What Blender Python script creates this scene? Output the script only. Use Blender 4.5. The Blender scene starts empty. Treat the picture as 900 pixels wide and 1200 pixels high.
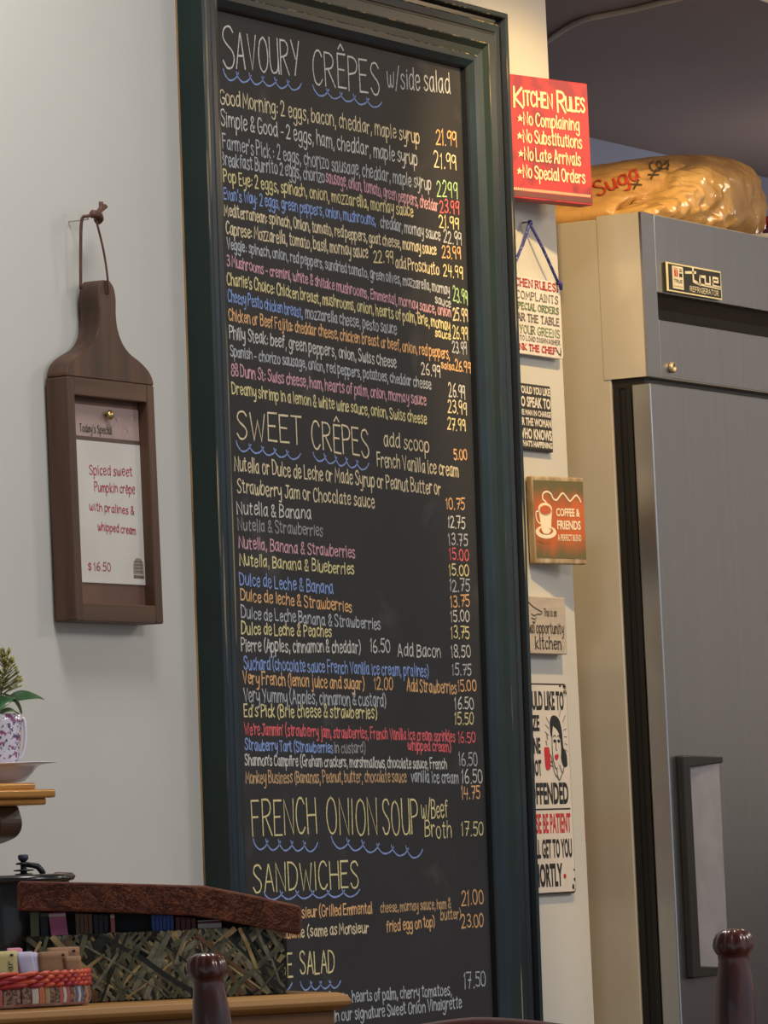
import bpy, bmesh, math, random
from mathutils import Vector, Matrix
from mathutils.bvhtree import BVHTree
random.seed(7)
SC = bpy.context.scene
COL = SC.collection

# ------------------------------------------------------------------ camera, world, lights, exposure
FPX = 6000.0
YAW, PITCH, ROLL = math.radians(61), math.radians(3.96), math.radians(-2.6)
CH, SH = math.cos(YAW), math.sin(YAW)
_cp, _sp = math.cos(PITCH), math.sin(PITCH)
_r = Vector((CH, -SH, 0)); _fh = Vector((SH, CH, 0)); _z = Vector((0, 0, 1))
FW = _cp*_fh + _sp*_z
_u = -_sp*_fh + _cp*_z
RI = math.cos(ROLL)*_r + math.sin(ROLL)*_u
UP = -math.sin(ROLL)*_r + math.cos(ROLL)*_u
CAM = Vector((-6.079, -3.460, 1.05))

cd = bpy.data.cameras.new('camera'); cam = bpy.data.objects.new('camera', cd); COL.objects.link(cam)
cd.sensor_fit = 'AUTO'; cd.sensor_width = 36.0; cd.lens = FPX/1200*36.0
cd.clip_start = 0.1; cd.clip_end = 100
mw = Matrix.Identity(4)
for i in range(3):
    mw[i][0] = RI[i]; mw[i][1] = UP[i]; mw[i][2] = -FW[i]; mw[i][3] = CAM[i]
cam.matrix_world = mw
SC.camera = cam

SC.view_settings.view_transform = 'Standard'
try: SC.view_settings.look = 'None'
except Exception: pass
SC.view_settings.gamma = 1.0
SC.view_settings.use_curve_mapping = False
SC.view_settings.exposure = 0.0

wd = bpy.data.worlds.new('world'); SC.world = wd; wd.use_nodes = True
bg = wd.node_tree.nodes['Background']
bg.inputs[0].default_value = (0.80, 0.90, 1.0, 1); bg.inputs[1].default_value = 0.52

def lamp(name, kind, loc, target, power, color, **kw):
    l = bpy.data.lights.new(name, kind); l.energy = power; l.color = color
    for k, v in kw.items(): setattr(l, k, v)
    o = bpy.data.objects.new(name, l); COL.objects.link(o); o.location = loc
    d = Vector(target) - Vector(loc)
    o.rotation_euler = d.to_track_quat('-Z', 'Y').to_euler()
    return o
# dining ceiling light, warm downlight over the signs, the kitchen's light, and added fills
lamp('dining_ceiling_light', 'AREA', (-1.15, -0.62, 2.76), (-1.05, -0.55, 0), 15, (1.0, 0.98, 0.95), shape='DISK', size=0.5)
lamp('dining_room_fill', 'AREA', (-1.4, -3.4, 2.76), (-1.3, -3.0, 0), 66, (1.0, 0.98, 0.95), shape='DISK', size=1.2)
lamp('dining_room_fill', 'AREA', (1.75, -2.5, 2.76), (1.5, -1.8, 0), 38, (1.0, 0.93, 0.82), shape='DISK', size=0.9)  # added unseen fill, brightens the gap beside the refrigerator
lamp('far_room_fill', 'AREA', (4.3, -2.4, 2.76), (4.8, -2.4, 0), 85, (1.0, 0.94, 0.87), shape='DISK', size=0.9)  # added unseen fill, brightens what the refrigerator front reflects
lamp('sign_spotlight', 'SPOT', (0.05, -0.75, 2.74), (0.80, 0.0, 1.70), 108, (1.0, 0.67, 0.27), spot_size=math.radians(46), spot_blend=0.5, shadow_soft_size=0.03)
lamp('kitchen_point', 'POINT', (1.15, -0.60, 2.28), (0, 0, 0), 5, (1.0, 0.70, 0.40), shadow_soft_size=0.08)
lamp('kitchen_point', 'POINT', (3.2, 0.3, 2.1), (0, 0, 0), 5.5, (1.0, 0.86, 0.78), shadow_soft_size=0.12)  # added unseen fill for the kitchen ceiling and back wall

# ------------------------------------------------------------------ pixel helpers (a point of the photograph to a point in the room)
def ray(px, py): return FW + (px-450)/FPX*RI + (600-py)/FPX*UP
def W(px, py, Y=0.0): d = ray(px, py); return CAM + d*((Y-CAM.y)/d.y)
def XP(px, py, X): d = ray(px, py); return CAM + d*((X-CAM.x)/d.x)
def DP(px, py, t): return CAM + ray(px, py)*t
def ZP(px, py, Z): d = ray(px, py); return CAM + d*((Z-CAM.z)/d.z)
def depth(p): return (Vector(p)-CAM).dot(FW)

# ------------------------------------------------------------------ materials
def lin(c):
    c = c/255.0
    return c/12.92 if c <= 0.04045 else ((c+0.055)/1.055)**2.4
def rgb(c): return (lin(c[0]), lin(c[1]), lin(c[2]), 1)
MATS = {}
def M(name, col, rough=0.5, metal=0.0, col2=None, scale=30.0, stretch=(1, 1, 1), bump=0.0, bscale=None, lo=0.35, hi=0.65, coat=0.0, detail=4.0, transmission=0.0, ior=1.45, aniso=0.0, bdist=0.002):
    if name in MATS: return MATS[name]
    m = bpy.data.materials.new(name); m.use_nodes = True
    nt = m.node_tree; b = nt.nodes['Principled BSDF']
    b.inputs['Roughness'].default_value = rough; b.inputs['Metallic'].default_value = metal
    b.inputs['Coat Weight'].default_value = coat; b.inputs['IOR'].default_value = ior
    b.inputs['Transmission Weight'].default_value = transmission
    if aniso: b.inputs['Anisotropic'].default_value = aniso
    tc = nt.nodes.new('ShaderNodeTexCoord'); mp = nt.nodes.new('ShaderNodeMapping')
    mp.inputs['Scale'].default_value = stretch
    nt.links.new(tc.outputs['Object'], mp.inputs['Vector'])
    nz = nt.nodes.new('ShaderNodeTexNoise'); nz.inputs['Scale'].default_value = scale; nz.inputs['Detail'].default_value = detail
    nt.links.new(mp.outputs[0], nz.inputs['Vector'])
    cr = nt.nodes.new('ShaderNodeValToRGB')
    cr.color_ramp.elements[0].position = lo; cr.color_ramp.elements[1].position = hi
    c2 = col2 if col2 else tuple(max(0, v*0.93) for v in col)
    cr.color_ramp.elements[0].color = rgb(c2); cr.color_ramp.elements[1].color = rgb(col)
    nt.links.new(nz.outputs[0], cr.inputs[0]); nt.links.new(cr.outputs[0], b.inputs['Base Color'])
    if bump:
        bp = nt.nodes.new('ShaderNodeBump'); bp.inputs['Strength'].default_value = bump; bp.inputs['Distance'].default_value = bdist
        if bscale:
            n2 = nt.nodes.new('ShaderNodeTexNoise'); n2.inputs['Scale'].default_value = bscale; n2.inputs['Detail'].default_value = 5
            nt.links.new(mp.outputs[0], n2.inputs['Vector']); nt.links.new(n2.outputs[0], bp.inputs['Height'])
        else: nt.links.new(nz.outputs[0], bp.inputs['Height'])
        nt.links.new(bp.outputs[0], b.inputs['Normal'])
    MATS[name] = m
    return m

# ------------------------------------------------------------------ mesh helpers
class MB:
    def __init__(s): s.v = []; s.f = []; s.mi = []
    def add(s, vs, fs, mi=0):
        n = len(s.v); s.v += [tuple(v) for v in vs]
        for f in fs: s.f.append(tuple(n+i for i in f)); s.mi.append(mi)
    def box(s, a, b, mi=0, frame=None):
        (x0, y0, z0), (x1, y1, z1) = a, b
        vs = [Vector(p) for p in ((x0,y0,z0),(x1,y0,z0),(x1,y1,z0),(x0,y1,z0),(x0,y0,z1),(x1,y0,z1),(x1,y1,z1),(x0,y1,z1))]
        if frame: vs = [frame @ v for v in vs]
        s.add(vs, [(0,3,2,1),(4,5,6,7),(0,1,5,4),(1,2,6,5),(2,3,7,6),(3,0,4,7)], mi)
    def prism(s, pts, y0, y1, mi=0):            # outline in XZ (counter-clockwise seen from -Y), from y0 (front) to y1
        n = len(pts)
        s.add([(x, y0, z) for x, z in pts]+[(x, y1, z) for x, z in pts],
              [tuple(range(n)), tuple(range(2*n-1, n-1, -1))]+[(i, i+n, (i+1) % n+n, (i+1) % n) for i in range(n)], mi)
    def tube(s, path, rad, n=10, mi=0, cap=True, flat=1.0):
        path = [Vector(p) for p in path]; k = len(path)
        rad = rad if isinstance(rad, (list, tuple)) else [rad]*k
        prev = None; rings = []
        for i in range(k):
            t = (path[min(i+1, k-1)]-path[max(i-1, 0)]).normalized()
            if prev is None: a = t.orthogonal().normalized()
            else: a = (prev - t*prev.dot(t)).normalized()
            prev = a; b = t.cross(a)
            rings.append([path[i]+rad[i]*(math.cos(2*math.pi*j/n)*a+flat*math.sin(2*math.pi*j/n)*b) for j in range(n)])
        vs = [p for r in rings for p in r]; fs = []
        for i in range(k-1):
            for j in range(n): fs.append((i*n+j, i*n+(j+1) % n, (i+1)*n+(j+1) % n, (i+1)*n+j))
        if cap: fs += [tuple(range(n-1, -1, -1)), tuple(range((k-1)*n, k*n))]
        s.add(vs, fs, mi)
    def lathe(s, prof, n=32, center=(0, 0, 0), mi=0, mod=None, sx=1, sy=1):
        c = Vector(center); vs = []; fs = []; k = len(prof)
        for i, (r, z) in enumerate(prof):
            for j in range(n):
                a = 2*math.pi*j/n; rr = r*(mod(a, i, z) if mod else 1)
                vs.append(c+Vector((rr*math.cos(a)*sx, rr*math.sin(a)*sy, z)))
        for i in range(k-1):
            for j in range(n): fs.append((i*n+j, i*n+(j+1) % n, (i+1)*n+(j+1) % n, (i+1)*n+j))
        fs += [tuple(range(n-1, -1, -1)), tuple(range((k-1)*n, k*n))]
        s.add(vs, fs, mi)
    def build(s, name, mats, parent=None, smooth=False, bevel=0.0, seg=2, loc=None, rot=None, kind=None, fix=True):
        me = bpy.data.meshes.new(name); me.from_pydata(s.v, [], s.f)
        for m in (mats if isinstance(mats, (list, tuple)) else [mats]): me.materials.append(m)
        me.polygons.foreach_set('material_index', s.mi)
        if fix:
            bm = bmesh.new(); bm.from_mesh(me); bmesh.ops.recalc_face_normals(bm, faces=bm.faces); bm.to_mesh(me); bm.free()
        if smooth: me.polygons.foreach_set('use_smooth', [True]*len(me.polygons))
        me.update()
        o = bpy.data.objects.new(name, me); COL.objects.link(o)
        if parent: o.parent = parent
        if loc: o.location = loc
        if rot: o.rotation_euler = rot
        if bevel:
            md = o.modifiers.new('bevel', 'BEVEL'); md.width = bevel; md.segments = seg; md.limit_method = 'ANGLE'; md.angle_limit = math.radians(35)
        if kind: o['kind'] = kind
        return o
def empty(name, label, cat, loc=(0, 0, 0), rz=0.0, group=None, ry=0.0):
    o = bpy.data.objects.new(name, None); COL.objects.link(o); o.empty_display_size = 0.05
    o.location = loc; o.rotation_euler = (0, ry, rz); o['label'] = label; o['category'] = cat
    if group: o['group'] = group
    return o
def tag(o, label, cat, group=None):
    o['label'] = label; o['category'] = cat
    if group: o['group'] = group
    return o
def smoothpath(pts, sub=4, closed=False):
    pts = [Vector(p) for p in pts]; n = len(pts); out = []
    if n < 3: return pts
    rng = range(n if closed else n-1)
    for i in rng:
        if closed: p0, p1, p2, p3 = pts[i-1], pts[i], pts[(i+1) % n], pts[(i+2) % n]
        else:
            p1, p2 = pts[i], pts[i+1]
            p0 = pts[i-1] if i > 0 else p1*2-p2
            p3 = pts[i+2] if i+2 < n else p2*2-p1
        for k in range(sub):
            t = k/sub
            out.append(0.5*((2*p1)+(p2-p0)*t+(2*p0-5*p1+4*p2-p3)*t*t+(3*p1-p0-3*p2+p3)*t**3))
    if not closed: out.append(pts[-1])
    return out
def roundrect(x0, z0, x1, z1, r, n=5):
    out = []
    for cx, cz, a0 in ((x0+r, z0+r, math.pi), (x1-r, z0+r, 1.5*math.pi), (x1-r, z1-r, 0), (x0+r, z1-r, .5*math.pi)):
        for i in range(n+1):
            a = a0+i/n*math.pi/2; out.append((cx+r*math.cos(a), cz+r*math.sin(a)))
    return out

# ------------------------------------------------------------------ a single-stroke hand (x: right, y: base 0, x-height 6, caps 10, descender -4)
G = {}
def g(ch, w, *st): G[ch] = (w, [(s[0] == '~', [tuple(float(a) for a in p.split(',')) for p in s.lstrip('~').split()]) for s in st])
g('A', 5, '0,0 2.4,10 2.7,10 5,0', '.9,3.6 4.2,3.6'); g('B', 4.6, '0,0 0,10', '~0,10 2.6,9.9 4,8.4 3.4,6.2 .2,5.4', '~.2,5.4 3.4,5 4.6,3 3.6,.6 0,0')
g('C', 4.8, '~4.6,8.4 3.4,9.9 1.6,9.6 .3,7 .1,3.6 1.2,.6 3,0 4.6,1.6'); g('D', 5, '0,0 0,10', '~0,10 2.6,9.6 4.8,7.2 4.8,3 3,.5 0,0')
g('E', 4, '4,10 0,10 0,0 4,0', '0,5.3 3.2,5.3'); g('F', 4, '4,10 0,10 0,0', '0,5.3 3.2,5.3')
g('G', 5, '~4.8,8.6 3.4,10 1.4,9.4 .2,6.4 .4,2.4 2,.1 4,.6 4.9,2.4 4.9,4.4', '3,4.4 5,4.4'); g('H', 4.8, '0,0 0,10', '4.8,0 4.8,10', '0,5.2 4.8,5.2')
g('I', .8, '.4,0 .4,10'); g('J', 4, '~3.4,10 3.4,3 2.4,.4 1,.2 0,2', '1.4,10 5,10'); g('K', 4.6, '0,0 0,10', '4.4,10 .2,4.8 4.8,0')
g('L', 3.8, '0,10 0,0 3.8,0'); g('M', 6, '0,0 .5,10 3,3.5 5.4,10 6,0'); g('N', 5, '0,0 0,10 4.8,0 5,10')
g('O', 5.2, '~2.6,10 .8,8.6 0,5 .7,1.4 2.6,0 4.5,1.4 5.2,5 4.4,8.6 2.6,10'); g('P', 4.4, '0,0 0,10', '~0,10 3,9.8 4.4,8 3.6,5.6 0,4.8')
g('Q', 5.2, '~2.6,10 .8,8.6 0,5 .7,1.4 2.6,0 4.5,1.4 5.2,5 4.4,8.6 2.6,10', '3.2,2.4 5.4,-1'); g('R', 4.8, '0,0 0,10', '~0,10 3,9.8 4.4,8 3.4,5.8 .3,5', '1.6,5 4.8,0')
g('S', 4.4, '~4.3,8.6 3,10 1,9.5 .3,7.6 1.6,5.8 3.6,4.2 4.3,2.2 3.2,.3 1.3,.1 0,1.8'); g('T', 4.6, '0,10 4.6,10', '2.3,10 2.3,0')
g('U', 4.8, '~0,10 0,3.2 1,.4 2.6,0 4,.8 4.7,3.2 4.8,10', '4.8,4 4.9,0'); g('V', 4.8, '0,10 2.4,0 4.8,10'); g('W', 6.6, '0,10 1.6,0 3.3,7.4 5,0 6.6,10')
g('X', 4.6, '0,0 4.6,10', '0,10 4.6,0'); g('Y', 4.6, '0,10 2.3,4.8', '4.6,10 1.6,0'); g('Z', 4.6, '0,10 4.6,10 0,0 4.6,0')
g('Ê', 4, '4,10 0,10 0,0 4,0', '0,5.3 3.2,5.3', '.6,11.4 2,13 3.4,11.4'); g('ê', 4, '~.3,3 3.8,3.6 3.4,5.4 2,6 .6,5 .2,2.8 1,.5 2.4,0 3.9,1.2', '.8,7.4 2,9 3.2,7.4')
g('a', 4.2, '~3.5,5 2.4,6 .9,5.2 0,3 .6,.7 1.9,.1 3,1.6 3.5,4.6', '3.5,6.2 3.6,1 4.2,0'); g('b', 4.2, '0,10 0,.2', '~0,3.6 1.4,5.8 3.2,5.6 4.1,3.4 3.2,.7 1.4,0 0,1.2')
g('c', 3.6, '~3.5,5 2.2,6 .8,5 .1,2.8 .9,.6 2.2,0 3.6,1.2'); g('d', 4.2, '~4,4.8 2.6,6 1,5.3 .1,3 .8,.6 2.2,.1 3.5,1.5 4,4.6', '4,10 4,.8 4.4,0')
g('e', 3.9, '~.3,3 3.7,3.6 3.4,5.4 2,6 .6,5 .2,2.8 1,.5 2.4,0 3.9,1.2'); g('f', 3, '~3.2,9 2.4,10 1.4,9 1.2,6 1.2,0', '0,5.8 2.8,5.8')
g('g', 4.2, '~4,5 2.6,6 1,5.3 .1,3 .8,.9 2.2,.4 3.5,1.8 4,4.6', '~4,6 4.1,-1.6 3.2,-3.8 1.6,-3.9 .4,-2.8'); g('h', 4, '0,10 0,0', '~0,3.4 1.6,5.8 3.2,5.4 3.8,3.4 3.9,0')
g('i', .9, '.4,6 .5,0', '.4,8 .45,8.7'); g('j', 2, '~1.4,6 1.5,-2 .8,-3.8 -.4,-3', '1.4,8 1.45,8.7'); g('k', 3.8, '0,10 0,0', '3.4,6 .2,2.8 3.8,0')
g('l', .9, '.4,10 .5,0'); g('m', 6.2, '0,6 0,0', '~0,3.6 1.2,5.8 2.6,5.4 3,3.4 3,0', '~3,3.6 4.2,5.8 5.6,5.4 6.1,3.4 6.1,0')
g('n', 4, '0,6 0,0', '~0,3.4 1.6,5.8 3.2,5.4 3.8,3.4 3.9,0'); g('o', 4.2, '~2.1,6 .7,5.2 0,3 .7,.7 2.1,0 3.5,.8 4.2,3 3.5,5.2 2.1,6')
g('p', 4.2, '0,6 0,-4', '~0,3.8 1.4,5.9 3.2,5.6 4.1,3.4 3.2,.7 1.4,.2 0,1.4'); g('q', 4.2, '~4,5 2.6,6 1,5.3 .1,3 .8,.7 2.2,.2 3.5,1.6 4,4.6', '4,6 4.1,-4')
g('r', 3, '0,6 .1,0', '~.1,3.4 1,5.2 2,5.9 3.1,5.2'); g('s', 3.4, '~3.3,5.2 2.2,6 .8,5.6 .5,4.4 1.6,3.3 3,2.4 3.3,1.2 2.2,.1 .8,.1 0,1.1')
g('t', 3, '~1.3,9 1.3,1.4 1.9,.1 3,.5', '0,6.2 2.8,6.2'); g('u', 4, '~0,6 .1,2 .9,.2 2.2,.1 3.4,1.6 3.8,4', '3.9,6 4,0'); g('v', 3.8, '0,6 1.9,0 3.8,6')
g('w', 5.6, '~0,6 .4,1.4 1.4,0 2.4,1 2.8,4.6', '~2.8,4.6 3.2,1 4.2,0 5.2,1.6 5.6,6'); g('x', 3.8, '0,0 3.8,6', '0,6 3.8,0'); g('y', 4, '~0,6 .3,2.6 1.6,1.4 3.2,2.6 3.9,6', '~3.9,6 3.7,-1 2.6,-3.8 .8,-3.6')
g('z', 3.8, '0,6 3.8,6 0,0 3.8,0')
g('0', 4.4, '~2.2,10 .6,8.4 0,5 .6,1.4 2.2,0 3.8,1.4 4.4,5 3.8,8.6 2.2,10'); g('1', 1.6, '0,8 1,10 .9,0'); g('2', 4.2, '~.2,8 1.4,9.9 3.2,9.4 3.8,7.2 2.6,4 0,0', '0,0 4.2,.2')
g('3', 4, '~.3,9 2,10 3.6,8.6 3,6 1.4,5.2', '~1.4,5.2 3.6,4.4 4,2 2.6,.2 .8,.2 0,1.4'); g('4', 4.4, '.6,10 0,4.6 4.4,4.8', '3.4,9 3,0'); g('5', 4, '4,10 .6,10 .3,5.8', '~.3,5.8 2.4,6.2 3.9,4.4 3.6,1.4 1.8,0 0,1')
g('6', 4.2, '~3.4,10 1.4,7.8 .2,4 .6,1 2.2,0 3.8,1.2 4.1,3.4 2.8,5 1,4.4 .3,3'); g('7', 4.2, '0,10 4.2,10 1.6,0', '1.2,5 3.8,5'); g('8', 4.2, '~2.1,5.2 .5,6.8 .6,9 2.1,10 3.6,9 3.6,6.8 2.1,5.2 .2,3.4 .4,.9 2.1,0 3.9,.9 4,3.4 2.1,5.2')
g('9', 4, '~3.8,8.4 2.4,10 .6,9 .1,6.6 1.2,4.8 2.8,5.4 3.8,8.4', '3.8,9.6 3.6,0'); g('.', .9, '.3,0 .6,.5'); g(',', 1, '.7,.8 .2,-1.8'); g(':', .9, '.4,1 .5,1.6', '.4,4.6 .5,5.2')
g('-', 2.4, '0,3.4 2.4,3.4'); g('&', 4.4, '~4.4,0 1,7 1,9.2 2.2,10 3.2,9 2.8,7 .4,3.4 .2,1.4 1.4,0 3,.8 4.2,4'); g("'", .8, '.6,10 .2,7.6'); g('(', 2, '~2,10.6 .6,8 .1,4.4 .6,1 1.9,-1.4')
g(')', 2, '~0,10.6 1.4,8 1.9,4.4 1.4,1 .1,-1.4'); g('/', 3, '0,-1 3,10.6'); g('!', .9, '.5,10 .5,3', '.5,.6 .5,0'); g('$', 4, '~3.8,8 2.4,9.2 .6,8.4 .4,6.4 2,5 3.6,3.8 3.6,1.8 2,.8 .2,1.8', '2,10.6 2,-.6')

def layout(text, jit=0.0, gap=1.7, rnd=random):
    x = 0.0; out = []
    for ch in text:
        if ch == ' ': x += 2.5; continue
        w, sts = G[ch]
        if ch.islower(): sts = [(sm, [(a, b*7/6 if 0 < b <= 6 else (7+(b-6)*.75 if b > 6 else b)) for a, b in pts]) for sm, pts in sts]
        dy = rnd.uniform(-.5, .5)*jit; sl = rnd.uniform(-.05, .06)*jit; sc = 1+rnd.uniform(-.08, .06)*jit
        for sm, pts in sts:
            p = [(Vector((x+a+sl*b+rnd.uniform(-.12, .12)*jit, b*sc+dy+rnd.uniform(-.12, .12)*jit))) for a, b in pts]
            out.append(smoothpath(p, 3) if sm else p)
        x += w+gap*(1+rnd.uniform(-.25, .25)*jit)
    return out, max(x-gap, 0.5)
def ribbon(mb, pts, wid, place, mi=0, jit=0.0, ext=0.4):
    p = [Vector(q) for q in pts]
    q = [p[0]]
    for a in p[1:]:
        if (a-q[-1]).length > 1e-6: q.append(a)
    if len(q) < 2: return
    q[0] = q[0]-(q[1]-q[0]).normalized()*wid*ext; q[-1] = q[-1]+(q[-1]-q[-2]).normalized()*wid*ext
    n = len(q); vs = []
    for i in range(n):
        d0 = (q[i]-q[i-1]).normalized() if i else (q[1]-q[0]).normalized()
        d1 = (q[i+1]-q[i]).normalized() if i < n-1 else d0
        t = d0+d1
        t = t.normalized() if t.length > 1e-3 else d0
        nr = Vector((-t.y, t.x)); k = min(1.7, 1/max(.5, nr.dot(Vector((-d0.y, d0.x)))))
        h = wid*.5*k*(1+random.uniform(-.25, .2)*jit)
        vs += [place(q[i]+nr*h), place(q[i]-nr*h)]
    mb.add(vs, [(2*i, 2*i+1, 2*i+3, 2*i+2) for i in range(n-1)], mi)
def write(mb, text, place, w, h, wid, jit=0.0, mi=0, gap=1.7, serif=False):   # fits text in a box w x h (h = cap height); place maps (a, b) metres
    st, tw = layout(text, jit, gap)
    sx, sy = w/tw, h/10.0
    place0 = place
    for k_, s in enumerate(st):
        place = (lambda v, l_=.00005*(k_ % 6): place0(v)+Vector((0, -l_, 0)))
        q = [Vector((v.x*sx, v.y*sy)) for v in s]
        ribbon(mb, q, wid, place, mi, jit)
        if serif:
            for e, f in ((q[0], q[1]), (q[-1], q[-2])):
                if abs(e.x-f.x) < abs(e.y-f.y)*.6: ribbon(mb, [e+Vector((-wid*1.1, 0)), e+Vector((wid*1.1, 0))], wid*.8, place, mi, 0, 0)
def btext(mb, text, place, w, h, bold=0.0, mi=0):       # printed lettering from the built-in typeface, fitted into w x h, laid in the plane
    cu = bpy.data.curves.new('t', 'FONT'); cu.body = text; cu.size = 1; cu.offset = bold; cu.resolution_u = 3
    o = bpy.data.objects.new('t', cu); COL.objects.link(o)
    dg = bpy.context.evaluated_depsgraph_get(); dg.update()
    me = bpy.data.meshes.new_from_object(o.evaluated_get(dg))
    xs = [v.co.x for v in me.vertices]; ys = [v.co.y for v in me.vertices]
    x0, x1, y0, y1 = min(xs), max(xs), min(ys), max(ys)
    mb.add([place(Vector(((v.co.x-x0)/(x1-x0)*w, (v.co.y-y0)/(y1-y0)*h))) for v in me.vertices], [tuple(p.vertices) for p in me.polygons], mi)
    bpy.data.objects.remove(o); bpy.data.meshes.remove(me); bpy.data.curves.remove(cu)

# ------------------------------------------------------------------ the setting
WE = 0.735                       # the wall's right end, where the kitchen opens
KC = 2.46                        # kitchen ceiling
M_wall = M('wall_paint', (200, 198, 192), .75, col2=(196, 194, 188), scale=3, bump=.03, bscale=220)
M_ret = M('return_paint', (196, 186, 165), .7, scale=3)
def struct(name, mb, m, **k): return mb.build(name, m, kind='structure', **k)
b = MB(); b.box((-8.5, 0, 0), (WE, .11, 2.8)); struct('wall_left', b, M_wall)
b = MB(); b.box((-8.5, -6.0, -.1), (6.2, 1.35, 0)); struct('floor', b, M('floor_boards', (112, 84, 58), .45, col2=(88, 62, 42), scale=6, stretch=(1, 12, 1)))
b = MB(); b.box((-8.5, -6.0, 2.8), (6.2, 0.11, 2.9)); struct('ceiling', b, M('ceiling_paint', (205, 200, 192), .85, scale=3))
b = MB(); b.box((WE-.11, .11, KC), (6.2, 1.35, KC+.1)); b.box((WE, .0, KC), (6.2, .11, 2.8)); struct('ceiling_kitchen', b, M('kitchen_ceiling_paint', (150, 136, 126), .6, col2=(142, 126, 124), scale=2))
b = MB(); b.box((WE-.11, 1.0, 0), (6.2, 1.1, KC)); struct('wall_back', b, M('kitchen_wall_paint', (166, 178, 206), .7, scale=3))
b = MB(); b.box((6.1, -6.0, 0), (6.2, 1.0, 2.8)); struct('wall_right', b, M('far_wall_paint', (170, 164, 158), .7, scale=3))
b = MB(); b.box((6.07, -6.0, 0), (6.1, 1.0, 1.05)); struct('trim_1', b, M('dark_reflect_band', (62, 56, 56), .5, scale=5))  # unseen dark band, added to darken the refrigerator door's lower reflection
# the kitchen's side wall behind the sign strip: painted, with a band of small tiles over the counter line
b = MB(); b.box((WE-.11, .11, 0), (WE, 1.0, KC)); struct('wall_kitchen_side', b, M_ret)
b = MB()
zt = 0.985
cols = [0, 1, 2, 0, 1, 0, 1, 0]
for i in range(8):
    off = .06*(i % 2)
    y = -.0
    while y < .98:
        y1 = min(.985, y+.12-off); off = 0
        b.box((WE-.002, y+.001, zt+.001), (WE+.004, y1-.001, zt+.042), cols[i]); y = y1
    zt += .044
struct('trim_2', b, [M('grey_tile', (128, 126, 122), .25, scale=9), M('grey_tile_light', (146, 143, 138), .25, scale=9), M('red_tile', (150, 78, 74), .25, scale=9)])

# ------------------------------------------------------------------ menu board: big mitred frame round a chalkboard
FX0, FX1, FZ0, FZ1, FT = -0.350, 0.522, 0.42, 2.288, 0.042
KL, KR, KZ = 1.0, 1.46, 1.3
YP = -0.015
M_fr = M('frame_teal', (17, 40, 53), .40, col2=(12, 28, 37), scale=14, coat=.08)
M_frg = M('frame_green', (18, 38, 34), .40, col2=(15, 32, 29), scale=10, coat=.05)
M_frk = M('frame_black', (14, 17, 20), .35, scale=10)
M_wear = M('frame_worn_edge', (150, 136, 104), .5, col2=(20, 38, 44), scale=70, stretch=(1, 1, .07), lo=.50, hi=.62, detail=7)
M_wear2 = M('frame_gold_edge', (170, 134, 88), .5, col2=(110, 84, 54), scale=30, stretch=(1, 1, .3))
prof = [(0,0,4),(0,.003,4),(0,.0405,1),(.0012,.042,3),(.005,.042,0),(.0062,.041,3),(.0085,.031,2),(.0125,.030,2),(.0145,.0365,2),(.016,.038,3),(.024,.0385,0),(.025,.0372,2),(.027,.0372,2),(.028,.0385,0),(.0385,.038,0),(.0397,.0375,3),(.046,.032,1),(.052,.030,1),(.0535,.0295,1),(.0547,.0305,3),(.060,.029,0),(.067,.0235,0),(.069,.0215,2),(.070,.0150,2),(.076,.0145,2)]
board = empty('menu_board', 'tall framed chalkboard menu with dark teal frame and coloured chalk writing, on the wall', 'chalkboard', (FX0*.5+FX1*.5, 0, FZ0))
BOFF = Vector(board.location)
# the old frame is not quite square: its long sides lean a little
_a, _b, _c, _d = W(205, 0, 0), W(238, 1020, 0), W(597.5, 100, -.0405), W(636.5, 1200, -.0405)
def XL(z): return _a.x+(z-_a.z)/(_b.z-_a.z)*(_b.x-_a.x)
def XRt(z): return _c.x+(z-_c.z)/(_d.z-_c.z)*(_d.x-_c.x)
def rail(k):
    mb = MB()
    pts = []
    for u, h, mi in prof:
        z0, z1 = FZ0+u, FZ1-u*KZ
        A0, A1, B0, B1 = (XL(z0)+u*KL, -h, z0), (XL(z1)+u*KL, -h, z1), (XRt(z0)-u*KR, -h, z0), (XRt(z1)-u*KR, -h, z1)
        c = [(A0, A1), (B0, B1), (A1, B1), (A0, B0)][k]
        pts.append((Vector(c[0])-BOFF, Vector(c[1])-BOFF, mi))
    for i in range(len(pts)-1):
        a, bb = pts[i], pts[i+1]
        mb.add([a[0], a[1], bb[1], bb[0]], [(0, 1, 2, 3)], bb[2])
    return mb
for k in range(4):
    o = rail(k).build('frame_rail', [M_fr, M_frg, M_frk, M_wear, M_wear2], board)
# the slate itself, dusty with rubbed-out chalk
m = M('slate', (43, 43, 47), .66, col2=(35, 35, 38), scale=7, stretch=(1, 1, .7), lo=.3, hi=.75, detail=6)
nt = m.node_tree; bs = nt.nodes['Principled BSDF']
old = bs.inputs['Base Color'].links[0].from_socket
n2 = nt.nodes.new('ShaderNodeTexNoise'); n2.inputs['Scale'].default_value = 9; n2.inputs['Detail'].default_value = 8; n2.inputs['Distortion'].default_value = .8
tc = nt.nodes.new('ShaderNodeTexCoord'); nt.links.new(tc.outputs['Object'], n2.inputs['Vector'])
r2 = nt.nodes.new('ShaderNodeValToRGB'); r2.color_ramp.elements[0].position = .60; r2.color_ramp.elements[1].position = .9
r2.color_ramp.elements[1].color = (.35, .35, .35, 1)
nt.links.new(n2.outputs[0], r2.inputs[0])
mx = nt.nodes.new('ShaderNodeMixRGB'); mx.inputs[2].default_value = rgb((128, 125, 120))
nt.links.new(r2.outputs[0], mx.inputs[0]); nt.links.new(old, mx.inputs[1]); nt.links.new(mx.outputs[0], bs.inputs['Base Color'])
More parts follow.
